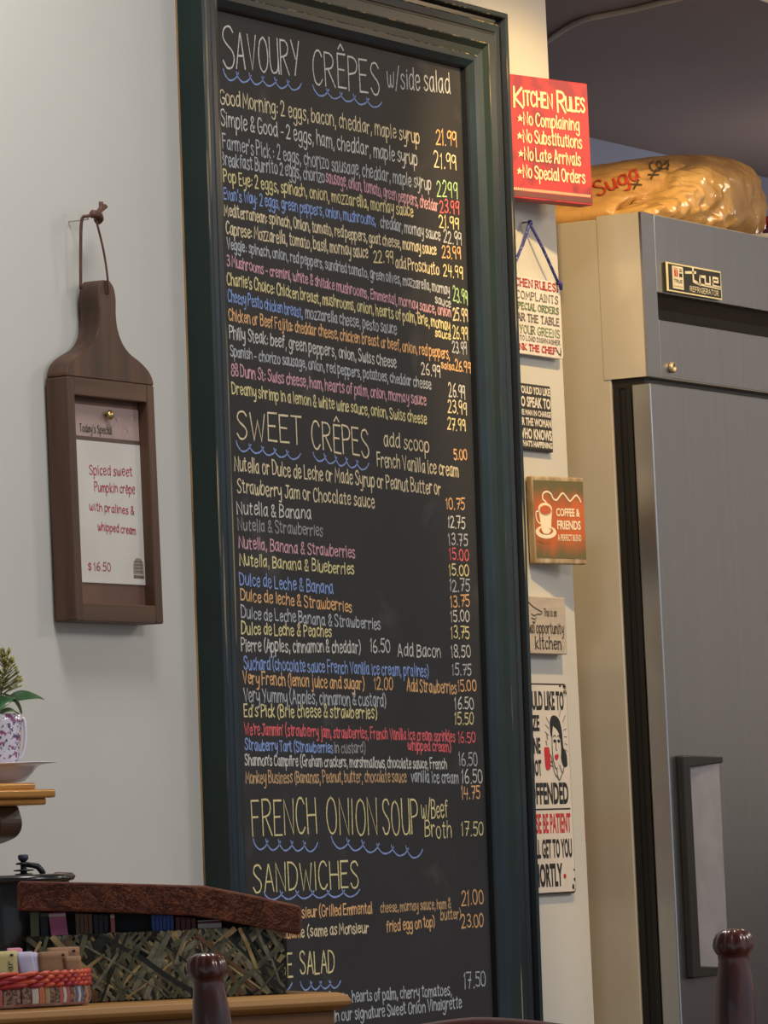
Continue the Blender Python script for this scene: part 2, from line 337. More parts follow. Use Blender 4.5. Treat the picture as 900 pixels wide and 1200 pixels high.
mb = MB(); zA, zB = FZ0+.070, FZ1-.070*KZ
mb.prism([(XL(zA)+.072-BOFF.x, zA-BOFF.z), (XRt(zA)-.072*KR-BOFF.x, zA-BOFF.z), (XRt(zB)-.072*KR-BOFF.x, zB-BOFF.z), (XL(zB)+.072-BOFF.x, zB-BOFF.z)], YP, -.002)
panel = mb.build('chalkboard_panel', m, board)

# chalk colours
CK = dict(w=(205, 203, 198), c=(226, 208, 172), o=(230, 176, 124), y=(219, 207, 152), p=(208, 160, 172), r=(222, 104, 110), b=(136, 162, 216), n=(178, 182, 188), g=(168, 206, 150), k=(196, 160, 120), s=(150, 152, 150), u=(136, 158, 212))
CM = {k: M('chalk_'+k, tuple(min(240, int(a*1.08)) for a in v), .95, col2=tuple(int(.8*a+.2*60) for a in v), scale=420, lo=.32, hi=.52, detail=2) for k, v in CK.items()}
def chplace(P0, P1, zlift=.00025):
    sl = (P1.z-P0.z)/(P1.x-P0.x)
    return lambda q: Vector((P0.x+q.x, YP-zlift, P0.z+q.y+sl*q.x))-BOFF
CW = dict(w='white', c='cream', o='orange', y='yellow', p='pink', r='red', b='blue', n='pale grey', g='pale green', k='tan', s='rubbed grey', u='blue')
def chalk(text, x0, y0, x1, y1, H, col, kind='chalk_line', wid=None):
    P0, P1 = W(x0, y0, YP), W(x1, y1, YP)
    sc = depth(P0)/FPX
    mb = MB(); wid = wid or (max(.0015, min(.0022, 1.35*(P1.x-P0.x)/layout(text, 0, 1.5)[1])) if H < 24 else .0026)
    write(mb, text, chplace(P0, P1), P1.x-P0.x, H*sc*(1.06 if H < 24 else 1), wid, jit=1.0 if H < 24 else .55, gap=1.5)
    o = mb.build(kind, CM[col], panel, fix=False)
    o['label'] = CW[col]+' chalk'
def wave(x0, y0, x1, y1, n, amp, col='u'):
    P0, P1 = W(x0, y0, YP), W(x1, y1, YP); sc = depth(P0)/FPX; mb = MB()
    L = P1.x-P0.x; pl = chplace(P0, P1, .0005)
    for i in range(n):
        a = L/n*i; w = L/n*1.08; h = amp*sc*random.uniform(.85, 1.15)
        q = [(a-.08*w, h*.9), (a, h*.35), (a+.25*w, -h*.25), (a+.5*w, -h*.3), (a+.8*w, h*.1), (a+w, h*.75)]
        ribbon(mb, smoothpath([Vector(t) for t in q], 3),   .0023, pl, 0, .8)
    mb.build('chalk_wave', CM[col], panel, fix=False)['label'] = 'blue chalk scallops'
H1 = 'chalk_heading'; PR = 'chalk_price'
for t in [
 ('S', 262, 79.5, 275, 80, 50, 'w', H1), ('AVOURY', 277, 79.5, 351, 88.5, 43, 'w', H1), ('CRÊPES', 367, 98, 445, 111, 40, 'w', H1), ('w/side salad', 454, 102, 527, 109, 25, 'n', H1),
 ('Good Morning: 2 eggs, bacon, cheddar, maple syrup', 258, 121, 491, 168, 17, 'c'), ('21.99', 511, 169, 535, 172, 17, 'o', PR),
 ('Simple & Good - 2 eggs, ham, cheddar, maple syrup', 259, 147, 489, 194, 17, 'w'), ('21.99', 509, 196, 535, 199, 17, 'c', PR),
 ("Farmer's Pick : 2 eggs, chorizo sausage, cheddar, maple syrup", 261, 174, 505, 223, 16, 'n'), ('2299', 512, 229, 536, 233, 17, 'g', PR),
 ('Breakfast Burrito 2 eggs, chorizo', 259, 193, 380, 214, 15, 'n'), ('sausage, onion, tomato, green peppers, cheddar', 382, 213, 513, 248, 14, 'p'), ('23.99', 515.5, 248.5, 538, 251.5, 14, 'r', PR),
 ('Pop Eye: 2 eggs, spinach, onion, mozzarella, mornay sauce', 262, 213, 484, 254, 14, 'y'), ('21.99', 515, 266, 538, 269, 13, 'y', PR),
 ("Evan's Way: 2 eggs, green peppers, onion, mushrooms,", 262, 233, 440, 264, 13, 'b'), ('cheddar, mornay sauce', 446, 266, 516, 282, 13, 'n'), ('22.99', 520, 284, 541, 287, 14, 'n', PR),
 ('Mediterranean: spinach, Onion, tomato, red peppers, goat cheese, mornay sauce', 263, 252, 511, 299, 13, 'c'), ('23.99', 518, 302, 540, 304, 13, 'o', PR),
 ('Caprese: Mozzarella, tomato, basil, mornay sauce', 265, 274, 431, 303, 14, 'c'), ('22.99', 438, 307, 461, 309, 13, 'y', PR), ('add Prosciutto', 463.6, 313, 514.5, 322.5, 13, 'c'), ('24.99', 519.6, 323.5, 542, 326.5, 13, 'y', PR),
 ('Veggie: spinach, onion, red peppers, sundried tomato, green olives, mozzarella, mornay', 266, 291, 526.5, 345, 12, 'n'), ('sauce', 510, 355, 528, 360, 9, 'n'), ('23.99', 531, 353, 548, 357, 16, 'g', PR),
 ('3 Mushrooms - cremini, white & shitake mushrooms, Emmental, mornay sauce, onion', 266, 311, 528, 371.5, 12, 'p'), ('25.99', 531, 375, 548, 377, 14, 'c', PR),
 ("Charlie's Choice: Chicken breast, mushrooms, onion, hearts of palm, Brie, mornay", 266, 333, 527, 387, 13, 'y'), ('sauce', 510, 394, 528, 398, 9, 'y'), ('26.99', 531, 396, 548, 398, 14, 'y', PR),
 ('Cheesy Pesto chicken breast,', 267, 353, 354, 372, 13, 'b'), ('mozzarella cheese, pesto sauce', 358, 372, 464.5, 392, 13, 'n'), ('23.99', 530, 412.5, 547, 415, 13, 'n', PR),
 ('Chicken or Beef Fajita: cheddar cheese, chicken breast or beef, onion, red peppers,', 268, 375, 526.6, 421, 13, 'o'), ('salsa', 517, 431, 532, 434, 8, 'o'), ('26.99', 533.7, 434, 551, 437, 12, 'o', PR),
 ('Philly Steak: beef, green peppers, onion, Swiss cheese', 269, 396, 464, 431, 14, 'w'), ('26.99', 493.7, 439, 516, 442, 13, 'w', PR),
 ('Spanish - chorizo sausage, onion, red peppers, potatoes, cheddar cheese', 270, 417, 505, 456, 12, 'n'), ('26.99', 526, 464, 545, 467.5, 15, 'w', PR),
 ('88 Dunn St: Swiss cheese, ham, hearts of palm, onion, mornay sauce', 271, 440, 499, 475, 13, 'p'), ('23.99', 525, 483, 547, 486, 14, 'c', PR),
 ('Dreamy shrimp in a lemon & white wine sauce, onion, Swiss cheese', 272, 461, 499.5, 497, 13, 'y'), ('27.99', 524.4, 503, 545.4, 505.5, 13, 'y', PR),
 ('SWEET', 278, 513, 354, 521, 33, 'c', H1), ('CRÊPES', 366, 525, 432, 536, 33, 'c', H1), ('add scoop', 450, 522, 502, 530, 16, 'c'), ('French Vanilla ice cream', 442, 546, 537, 559, 16, 'c'), ('5.00', 532, 538, 547, 539, 12, 'o', PR),
 ('Nutella or Dulce de Leche or Made Syrup or Peanut Butter or', 275, 551, 516, 580, 16, 'c'), ('Strawberry Jam or Chocolate sauce', 278, 577, 439, 595, 15, 'c'), ('10.75', 523, 596, 544, 597, 12, 'o', PR),
 ('Nutella & Banana', 278, 602, 364, 608, 14, 'w'), ('12.75', 525, 618.5, 545, 619, 13, 'w', PR),
 ('Nutella & Strawberries', 279, 621, 378, 628, 13, 's'), ('13.75', 526, 638.5, 548, 639, 13, 'n', PR),
 ('Nutella, Banana & Strawberries', 280, 642, 416, 654, 13, 'p'), ('15.00', 527, 656, 549, 656.5, 12, 'r', PR),
 ('Nutella, Banana & Blueberries', 281, 662, 415, 673, 13, 'y'), ('15.00', 526.5, 674, 549, 674.5, 12, 'y', PR),
 ('Dulce de Leche & Banana', 281, 685, 390, 696, 14, 'b'), ('12.75', 527, 692.5, 550, 693, 13, 'n', PR),
 ('Dulce de leche & Strawberries', 282, 703, 412, 717, 13, 'o'), ('13.75', 528, 711, 550, 711, 13, 'o', PR),
 ('Dulce de Leche Banana & Strawberries', 283, 724, 446, 738, 13, 'n'), ('15.00', 528.5, 728, 550, 728, 12, 'w', PR),
 ('Dulce de Leche & Peaches', 283, 743, 388, 746, 13, 'y'), ('13.75', 528.5, 748, 550, 748, 13, 'y', PR),
 ('Pierre (Apples, cinnamon & cheddar)', 283, 763, 422, 765, 14, 'w'), ('16.50', 434, 764, 457, 764, 15, 'w', PR), ('Add Bacon', 466, 768.5, 516, 770, 14, 'w'), ('18.50', 529, 770, 551, 770, 13, 'w', PR),
 ('Suchard (chocolate sauce French Vanilla ice cream, pralines)', 286, 784, 502, 793, 14, 'b'), ('15.75', 530, 791, 552, 791, 12, 'n', PR),
 ('Very French (lemon juice and sugar)', 285, 801, 427, 808, 14, 'o'), ('12.00', 439, 808, 460, 808, 13, 'o', PR), ('Add Strawberries', 477, 809.5, 535, 813, 14, 'o'), ('15.00', 537, 810, 558, 809.5, 12, 'o', PR),
 ('Very Yummy (Apples, cinnamon & custard)', 286, 822, 452, 828, 15, 'n'), ('16.50', 533, 831, 555, 831, 13, 'w', PR),
 ("Ed's Pick (Brie cheese & strawberries)", 286, 839.5, 442, 841.5, 14, 'y'), ('15.50', 533, 849, 555, 849, 13, 'y', PR),
 ("We're Jammin' (strawberry jam, strawberries, French Vanilla ice cream sprinkles", 287, 860.5, 533, 869, 13, 'r'), ('16.50', 537, 870, 557, 870, 12, 'r', PR), ('whipped cream)', 478, 878.5, 528, 880.5, 11, 'r'),
 ('Strawberry Tart (Strawberries', 287, 878.5, 390, 882, 12, 'b'), ('in custard)', 392, 882, 428, 882, 12, 's'), ('16.50', 538, 897, 559, 897, 15, 'n', PR),
 ("Shannon's Campfire (Graham crackers, marshmallows, chocolate sauce, French", 287, 896.5, 523, 901, 12, 'w'), ('16.50', 541, 918, 565, 917, 15, 'w', PR),
 ('Monkey Business (Bananas, Peanut, butter, chocolate sauce', 288, 918, 476, 916, 13, 'k'), ('vanilla ice cream', 482, 916, 537, 918, 13, 'n'), ('14.75', 541, 936, 562, 936, 14, 'o', PR),
 ('FRENCH', 296, 980, 371, 976, 41, 'y', H1), ('ONION', 384, 978, 442, 978, 42, 'y', H1), ('SOUP', 449, 978, 490, 978, 41, 'y', H1), ('w/Beef', 494, 958, 525, 958, 20, 'y'), ('Broth', 498, 981, 529, 981, 18, 'y'), ('17.50', 541, 979, 566, 979, 15, 'y', PR),
 ('SANDWICHES', 297, 1046, 420, 1039.5, 32, 'y', H1),
 ('Croque Mon', 296, 1079, 352, 1075.5, 12, 'o'), ('sieur (Grilled Emmental', 354, 1075, 436, 1070, 12, 'o'), ('cheese, mornay sauce, ham &', 446, 1069, 528, 1064, 11, 'k'), ('21.00', 541, 1061, 566, 1059.5, 16, 'o', PR), ('butter)', 516.5, 1078, 540, 1076, 11, 'k'),
 ('Croque Madam', 296, 1101, 352, 1098.5, 12, 'o'), ('e (same as Monsieur', 353, 1098, 431, 1092.5, 12, 'c'), ('fried egg on top)', 453, 1092, 509, 1085.5, 12, 'o'), ('23.00', 541, 1087, 566, 1086, 14, 'o', PR),
 ('HOUSE', 300, 1147, 343, 1144, 27, 'y', H1), ('SALAD', 352, 1142, 392, 1138.5, 26, 'y', H1),
 ('Greens, hearts of palm, cherry tomatoes,', 384, 1176, 529, 1166, 13, 'n'), ('17.50', 544, 1158, 568.6, 1156, 17, 'n', PR),
 ('in our signature Sweet Onion Vinaigrette', 392, 1197, 541, 1181, 13, 'n')]:
    chalk(*t)
for t in [(263, 90, 352, 104, 6, 9), (368, 108, 446, 125, 5, 8), (278, 525, 351, 537, 5, 8), (368, 537, 431, 549, 5, 8), (298, 992, 371, 995, 5, 9), (390, 990, 494, 1003, 6, 10), (311, 1052, 420, 1048, 6, 8), (300, 1163, 341, 1158, 3, 8), (353, 1158, 398, 1155, 4, 8)]: wave(*t)
# ------------------------------------------------------------------ signs on the strip of wall
M_black = M('print_black', (30, 30, 32), .6); M_white = M('print_white', (226, 220, 208), .6); M_redp = M('print_red', (190, 40, 48), .6)
def planeplace(x0, z0, y): return lambda q: Vector((x0+q.x, y, z0+q.y))
# red box sign
p = W(600.5, 231.5, -.030)
D0 = depth(p)
KW, KH, KT = .188, .1835, .026
ks = empty('red_sign', 'red KITCHEN RULES box sign with cream lettering, topmost on the wall strip', 'sign', (.5345, -.030, p.z+.0), math.radians(-13))
mb = MB(); mb.box((0, 0, 0), (KW, KT, KH)); mb.build('sign_box', M('sign_red', (186, 50, 52), .5, col2=(140, 42, 52), scale=26, lo=.40, hi=.52, detail=8), ks, bevel=.0012)
mb = MB(); mb.box((.001, -.0006, .0030), (KW-.001, .0004, .0105)); mb.build('stripe', M('sign_maroon', (112, 58, 52), .5), ks)
M_crm = M('sign_cream', (244, 222, 180), .6, col2=(230, 196, 160), scale=200)
mb = MB()
for i in range(43):
    x = .003+i*.0042
    ribbon(mb, [Vector((x, .0115)), Vector((x+.0020, .0155))], .0020, planeplace(0, 0, -.001), 0, 0, 0)
mb.build('stripe_dashes', M_crm, ks, fix=False)
def ktext(name, s, x, z, w, h, wid, jit=.35, gap=1.5):
    mb = MB(); write(mb, s, planeplace(x, z, -.0008), w, h, wid, jit, 0, gap); return mb.build(name, M_crm, ks, fix=False)
for s, x, w, h, wd_ in (('K', .017, .018, .029, .0044), ('ITCHEN', .038, .066, .021, .0038), ('R', .116, .017, .030, .0044), ('ULES', .135, .043, .020, .0038)):
    ktext('lettering', s, x, .1395 if len(s) > 1 else .136, w, h, wd_)
for i, (s, x, w) in enumerate((('No Complaining', .037, .126), ('No Substitutions', .034, .133), ('No Late Arrivals', .035, .128), ('No Special Orders', .030, .141))):
    z = .1105-.0262*i
    ktext('lettering', s, x, z, w, .0185, .0027)
    mb = MB(); st = []
    for k in range(10):
        r = .0058 if k % 2 == 0 else .0024; a = math.pi/2+k*math.pi/5; st.append((x-.0085+r*1.3*math.cos(a), z+.008+r*math.sin(a)))
    mb.prism(st, -.0012, .0002); mb.build('star', M_crm, ks)
# white sign on a blue string
S = W(658, 371, -.012)
zt = W(657, 331.5, -.012).z; zb = W(659, 421, -.012).z
hw = empty('hanging_sign', 'white kitchen rules plaque with red and green capitals, hung by a blue cord', 'sign', (.5275, -.012, zb))
wX = S.x-.5275; hX = zt-zb
mb = MB(); mb.prism(roundrect(0, 0, wX, hX, .006), 0, .007); mb.build('plaque', M('plaque_white', (226, 220, 212), .5), hw, bevel=.0008)
M_grn = M('print_green', (112, 132, 92), .6); M_gry = M('print_grey', (110, 104, 98), .6)
rows = [('KITCHEN RULES!', .875, .095, M_redp), ('NO COMPLAINTS', .715, .095, M_gry), ('NO SPECIAL ORDERS', .58, .08, M_grn), ('CLEAR THE TABLE', .43, .09, M_gry), ('EAT YOUR GREENS', .27, .10, M_grn), ('OFFER TO LOAD DISHWASHER', .18, .055, M_gry), ('THANK THE CHEF', .055, .075, M_redp)]
for s, z, h, m in rows:
    mb = MB(); w_ = wX-.018 if 'CHEF' not in s else wX-.034
    write(mb, s, planeplace(.008, z*hX, -.0006), w_, h*hX, (.0021 if 'GREENS' not in s and 'COMPL' not in s else .0017) if h > .06 else .0011, 0, 0, 1.9, serif=True); mb.build('lettering', m, hw, fix=False)
mb = MB()
for q in ([(wX-.022, .012), (wX-.012, .006), (wX-.008, .012)], [(wX-.009, .004), (wX-.0085, .016)], [(wX-.024, .016), (wX-.018, .010)]):
    ribbon(mb, smoothpath([Vector(a) for a in q], 3), .0017, planeplace(0, 0, -.0006))
mb.build('chef_doodle', M_black, hw, fix=False)
nail = W(619, 263, -.010)-Vector(hw.location)
M_blue = M('cord_blue', (52, 56, 128), .8, col2=(120, 126, 178), scale=260, lo=.34, hi=.46)
mb = MB()
r1 = Vector((wX-.010, -.003, hX-.003)); l1 = Vector((.012, -.003, hX-.006))
for e in (r1, l1):
    mb.tube(smoothpath([nail+Vector((0, -.002, .002)), nail.lerp(e, .4)+Vector((0, -.004, -.001)), e], 6), .0023, 8)
mb.tube([r1+Vector((-.003, -.002, .003)), r1+Vector((0, -.003, 0)), r1+Vector((.003, -.002, -.009))], [.003, .0035, .002], 8)
mb.tube([nail+Vector((-.004, -.003, .001)), nail+Vector((0, -.004, .003)), nail+Vector((.005, -.003, .001))], [.002, .0035, .002], 8)
mb.build('cord', M_blue, hw, smooth=True)
mb = MB(); mb.tube([(0, 0, 0), (0, -.011, 0), (0, -.0115, 0), (0, -.0125, 0)], [.0012, .0012, .003, .003], 10)
nl = mb.build('nail', M('nail_steel', (92, 90, 92), .4, .9), loc=tuple(Vector(hw.location)+nail+Vector((0, -nail.y-hw.location.y, .0035)))); tag(nl, 'small dark nail in the wall holding the blue cord', 'nail')
# black plaque with white capitals
a, c = W(644.5, 453, -.007), W(645, 530, -.007)
bp = empty('black_sign', 'small black plaque asking who is in charge in white capitals, under the corded plaque', 'sign', (a.x-.112, -.007, c.z))
w_, h_ = .112, a.z-c.z
mb = MB(); mb.box((0, 0, 0), (w_, .007, h_)); mb.build('plaque', M('plaque_black', (44, 40, 38), .55, col2=(34, 31, 30), scale=40), bp, bevel=.0006)
mb = MB(); mb.box((.0008, -.0003, .0008), (w_-.0008, .0002, h_-.0008)); mb.build('plaque_face', M('plaque_charcoal', (52, 48, 46), .6), bp)
for s, z, h in (('WOULD YOU LIKE', .845, .105), ('TO SPEAK TO', .645, .145), ('THE MAN IN CHARGE', .520, .080), ('OR THE WOMAN', .365, .110), ('WHO KNOWS', .165, .145), ("WHAT'S HAPPENING", .05, .085)):
    mb = MB(); btext(mb, s, planeplace(.004, z*h_, -.0008), w_-.007, h*h_*1.12, .035); mb.build('lettering', M_white, bp, fix=False)
    mb = MB(); ribbon(mb, [Vector((.002, (z-.028)*h_)), Vector((w_-.002, (z-.028)*h_))], .0008, planeplace(0, 0, -.0007), 0, 0, 0); mb.build('rule', M_black, bp, fix=False)
# coffee sign
pr = W(623, 557.5, -.014)
ph = W(624, 660, -.014)
cw, chh = .1175, pr.z-ph.z
cs = empty('coffee_sign', 'orange and olive distressed wooden COFFEE & FRIENDS sign with a white cup', 'sign', (pr.x, -.014, ph.z), math.radians(-13))
mb = MB(); mb.box((0, 0, 0), (cw, .012, chh)); mb.build('sign_board', M('sign_old_edge', (186, 168, 136), .6, col2=(132, 106, 76), scale=60, stretch=(1, 1, .3)), cs, bevel=.002)
mc = M('sign_orange', (192, 96, 42), .6, col2=(168, 84, 40), scale=18, stretch=(1, 1, .3))
nt = mc.node_tree; bs = nt.nodes['Principled BSDF']; old = bs.inputs['Base Color'].links[0].from_socket
tc = nt.nodes.new('ShaderNodeTexCoord'); sp = nt.nodes.new('ShaderNodeSeparateXYZ'); nt.links.new(tc.outputs['Object'], sp.inputs[0])
nzz = nt.nodes.new('ShaderNodeTexNoise'); nzz.inputs['Scale'].default_value = 40; mpp = nt.nodes.new('ShaderNodeMapping'); mpp.inputs['Scale'].default_value = (1, 1, .2)
nt.links.new(tc.outputs['Object'], mpp.inputs[0]); nt.links.new(mpp.outputs[0], nzz.inputs['Vector'])
mm = nt.nodes.new('ShaderNodeMath'); mm.operation = 'MULTIPLY_ADD'; mm.inputs[1].default_value = .05; nt.links.new(nzz.outputs[0], mm.inputs[0]); nt.links.new(sp.outputs[2], mm.inputs[2])
cr = nt.nodes.new('ShaderNodeValToRGB'); mrg = nt.nodes.new('ShaderNodeMapRange'); mrg.inputs['From Min'].default_value = .022; mrg.inputs['From Max'].default_value = .022+chh
nt.links.new(mm.outputs[0], mrg.inputs[0]); nt.links.new(mrg.outputs[0], cr.inputs[0])
el = cr.color_ramp.elements; el[0].position = 0.12; el[0].color = (1, 1, 1, 1); el[1].position = .34; el[1].color = (0, 0, 0, 1)
e = el.new(.70); e.color = (0, 0, 0, 1); e = el.new(.90); e.color = (1, 1, 1, 1)
mx = nt.nodes.new('ShaderNodeMixRGB'); mx.inputs[2].default_value = rgb((98, 90, 54)); nt.links.new(cr.outputs[0], mx.inputs[0]); nt.links.new(old, mx.inputs[1]); nt.links.new(mx.outputs[0], bs.inputs['Base Color'])
mb = MB(); mb.box((.0025, -.0004, .008), (cw-.0015, .0005, chh-.006)); mb.build('painted_panel', mc, cs)
mw_ = M('sign_offwhite', (236, 220, 190), .6, col2=(200, 176, 140), scale=90, lo=.25, hi=.42)
def ell(cx, cz, rx, rz, n=24): return [(cx+rx*math.cos(2*math.pi*i/n), cz+rz*math.sin(2*math.pi*i/n)) for i in range(n)]
Hc = chh
mb = MB()
mb.prism(ell(.026, .36*Hc, .0235, .075*Hc), -.0008, 0); mb.build('saucer_motif', mw_, cs)
mb = MB(); mb.prism(ell(.026, .375*Hc, .0155, .045*Hc), -.0011, 0); ribbon(mb, [Vector((.006, .27*Hc)), Vector((.02, .235*Hc)), Vector((.035, .25*Hc)), Vector((.043, .30*Hc))], .0022, planeplace(0, 0, -.0009)); mb.build('saucer_ring_motif', [mc], cs)
mb = MB(); mb.prism([(.016, .37*Hc), (.021, .34*Hc), (.031, .34*Hc), (.036, .37*Hc), (.0415, .62*Hc), (.0105, .62*Hc)], -.0014, 0); mb.prism(ell(.026, .62*Hc, .0155, .075*Hc), -.0014, 0); mb.build('cup_motif', mw_, cs)
mb = MB(); mb.prism(ell(.026, .615*Hc, .0125, .052*Hc), -.0017, 0); mb.build('coffee_motif', M('sign_rust', (190, 92, 46), .6), cs)
mb = MB(); ribbon(mb, smoothpath([Vector(q) for q in ((.011, .60*Hc), (.005, .585*Hc), (.005, .52*Hc), (.009, .47*Hc), (.014, .455*Hc))], 4), .0022, planeplace(0, 0, -.0010)); mb.build('cup_handle_motif', mw_, cs, fix=False)
mb = MB(); ribbon(mb, smoothpath([Vector((x, z*Hc)) for x, z in ((.027, .60), (.026, .66), (.029, .70), (.022, .74), (.023, .80), (.032, .825), (.041, .80), (.046, .745), (.054, .735), (.064, .80), (.070, .81), (.077, .765), (.084, .725), (.092, .765), (.099, .795), (.106, .755), (.1085, .72))], 4), .0026, planeplace(0, 0, -.0009)); mb.build('steam_motif', mw_, cs, fix=False)
for s, x, z, w_, h_ in (('COFFEE &', .051, .545, .054, .095), ('FRIENDS', .052, .395, .054, .105), ('A PERFECT BLEND', .052, .265, .054, .075)):
    mb = MB(); btext(mb, s, planeplace(x, z*Hc, -.0009), w_, h_*Hc, .012 if 'A P' in s else .03); mb.build('lettering', mw_, cs, fix=False)
# grey plaque
a, c = W(662, 700.5, -.016), W(666, 767, -.016)
gx0 = a.x-.150
gs = empty('grey_sign', 'pale grey wooden kitchen plaque with black script, below the coffee sign', 'sign', (gx0, -.016, c.z))
w_, h_ = a.x-gx0, a.z-c.z
mb = MB(); mb.box((0, 0, 0), (w_, .016, h_)); mb.build('plaque', M('plaque_grey', (184, 172, 158), .65, col2=(172, 160, 148), scale=20, stretch=(1, 1, 6)), gs, bevel=.0012)
for s, x, z, ww, hh, wd_ in (('This is an', .53, .66, .27, .13, .0010), ('equal opportunity', .06, .36, .87, .19, .0015), ('kitchen', .32, .09, .54, .20, .0018)):
    mb = MB(); write(mb, s, planeplace(x*w_, z*h_, -.0006), ww*w_, hh*h_, wd_, .2, 0, 1.7, serif=(s == 'kitchen')); mb.build('lettering', M_black, gs, fix=False)
mb = MB()
for q in ([(.20, .90), (.30, .82), (.42, .76), (.485, .73), (.46, .69), (.38, .69)], [(.26, .69), (.32, .66), (.38, .69)], [(.26, .62), (.32, .60), (.36, .63)], [(.28, .55), (.32, .54), (.34, .58)]):
    ribbon(mb, smoothpath([Vector((x*w_, z*h_)) for x, z in q], 4), .0013, planeplace(0, 0, -.0006))
mb.build('pointing_hand_motif', M_black, gs, fix=False)
# tall tin sign
a, c = W(669, 801.5, -.006), W(675.5, 1046.5, -.006)
tx0 = .5275
ts = empty('tin_sign', 'tall white tin sign with woman holding a red cup and BE PATIENT in red', 'sign', (tx0, -.006, c.z))
w_, h_ = c.x-tx0-.001, a.z-c.z
mb = MB(); mb.prism(roundrect(0, 0, w_, h_, .008), 0, .0035); mb.build('sign_edge', M('tin_rust', (58, 48, 44), .55, col2=(36, 30, 30), scale=70), ts)
mwh = M('tin_white', (214, 206, 198), .45, col2=(206, 198, 190), scale=30)
mb = MB(); mb.prism(roundrect(.0022, .0030, w_-.0016, h_-.0024, .007), -.0005, .0005); mb.build('sign_face', mwh, ts)
mb = MB()
for cx, cz, r in ((w_-.009, .010, .0048), (w_-.004, .020, .003), (w_-.004, .034, .0024), (w_-.008, h_-.004, .005), (w_-.022, h_-.003, .003), (w_-.003, h_-.014, .0022)):
    mb.prism([(cx+r*random.uniform(.6, 1.1)*math.cos(k*.7), max(.001, min(h_-.001, cz+r*random.uniform(.6, 1.1)*math.sin(k*.7)))) for k in range(9)], -.0008, 0)
mb.build('rust_chip', M('tin_rust', (58, 48, 44)), ts)
mb = MB(); mb.tube([(w_-.010, -.0004, h_-.012), (w_-.010, -.0030, h_-.012)], .0028, 14); mb.build('screw', M('screw_steel', (170, 160, 140), .35, .9), ts)
def ttext(s, x, z, w2, h2, m, bold=.035):
    mb = MB(); btext(mb, s, planeplace(x, z*h_, -.0008), w2, h2*h_, bold); mb.build('lettering', m, ts, fix=False)
XR = w_-.010
ttext('WOULD LIKE TO', XR-.138, .872, .136, .092, M_black, .04)
for s, z, l in (('CRITICIZE', .772, .086), ('SOMEONE', .665, .080), ('DO NOT', .560, .060)): ttext(s, XR-.0835-l, z, l, .078, M_black, .04)
ttext('BE OFFENDED', XR-.158, .425, .157, .105, M_black, .035)
mb = MB(); ribbon(mb, [Vector((.006, .403*h_)), Vector((XR+.002, .403*h_))], .0022, planeplace(0, 0, -.0008)); mb.build('rule', M_black, ts, fix=False)
ttext('PLEASE BE PATIENT', .002, .288, XR-.000, .095, M_redp, .03)
ttext("WE'LL GET TO YOU", .004, .170, XR-.002, .095, M_black, .035)
ttext('SHORTLY', XR-.132, .035, .100, .112, M_black, .04)
mb = MB(); mb.prism(ell(XR-.025, .083*h_, .0042, .0036), -.0009, 0); mb.build('dot', M_redp, ts)
# the printed woman with the red cup (flat print on the sign); u 0..1 over the picture box
ux0, ux1, uz0, uz1 = XR-.072, XR+.002, .535*h_, .855*h_
def U(x, z): return (ux0+x*(ux1-ux0), uz0+z*(uz1-uz0))
def shape(name, pts, m, y):
    q = smoothpath([Vector(U(*p)) for p in pts], 3, closed=True); mb = MB(); mb.prism([(v.x, v.y) for v in q], y, 0); return mb.build(name, m, ts)
shape('hair_print', ((.30, .80), (.34, .93), (.50, .98), (.70, .92), (.80, .76), (.82, .60), (.86, .42), (.97, .30), (.96, .22), (.82, .22), (.72, .32), (.60, .70), (.40, .84)), M_black, -.0008)
shape('face_print', ((.36, .76), (.48, .80), (.64, .72), (.72, .56), (.70, .36), (.58, .22), (.44, .20), (.36, .34), (.34, .56)), mwh, -.0010)
mb = MB()
for q in ([(.36, .76), (.34, .56), (.35, .36), (.44, .20), (.52, .19)], [(.62, .24), (.74, .12), (.80, .20)], [(.50, .19), (.52, .06), (.60, .02), (.70, .10)],
          [(.40, .66), (.46, .685), (.50, .66)], [(.58, .66), (.64, .68), (.69, .64)], [(.41, .60), (.46, .62), (.50, .60)], [(.58, .60), (.63, .615), (.68, .59)], [(.45, .585), (.46, .60)], [(.63, .58), (.64, .60)],
          [(.52, .60), (.49, .48), (.53, .46)], [(.22, .40), (.30, .34), (.34, .22), (.42, .10), (.54, .05)], [(.23, .30), (.32, .28)], [(.22, .24), (.31, .22)], [(.12, .70), (.16, .62)], [(.08, .60), (.12, .54)]):
    ribbon(mb, smoothpath([Vector(U(*p)) for p in q], 3), .0015, planeplace(0, 0, -.0014))
for q in (((.86, .88), (.98, .98)), ((.88, .76), (1.0, .78)), ((.90, .66), (1.0, .66)), ((.91, .56), (1.0, .54)), ((.92, .47), (1.0, .44)), ((.72, .96), (.78, 1.06)), ((.10, .84), (.24, .78)), ((.14, .95), (.26, .86)), ((.05, .50), (.20, .50)), ((.06, .74), (.22, .68))):
    ribbon(mb, [Vector(U(*q[0])), Vector(U(*q[1]))], .0010, planeplace(0, 0, -.0009))
mb.build('ink_line', M_black, ts, fix=False)
for ex in (.45, .635):
    mb = MB(); c_ = U(ex, .592); mb.prism(ell(c_[0], c_[1], .0030, .0022), -.0014, 0); mb.build('eye_print', M_black, ts)
shape('fringe_print', ((.30, .72), (.30, .88), (.40, .97), (.56, .96), (.66, .84), (.62, .74), (.52, .80), (.42, .82), (.35, .66)), M_black, -.0011)
shape('curl_print', ((.78, .50), (.92, .44), (.97, .32), (.92, .22), (.80, .22), (.72, .34)), M_black, -.0011)
shape('lips_print', ((.42, .37), (.47, .40), (.52, .39), (.56, .41), (.60, .37), (.52, .31), (.46, .32)), M_redp, -.0013)
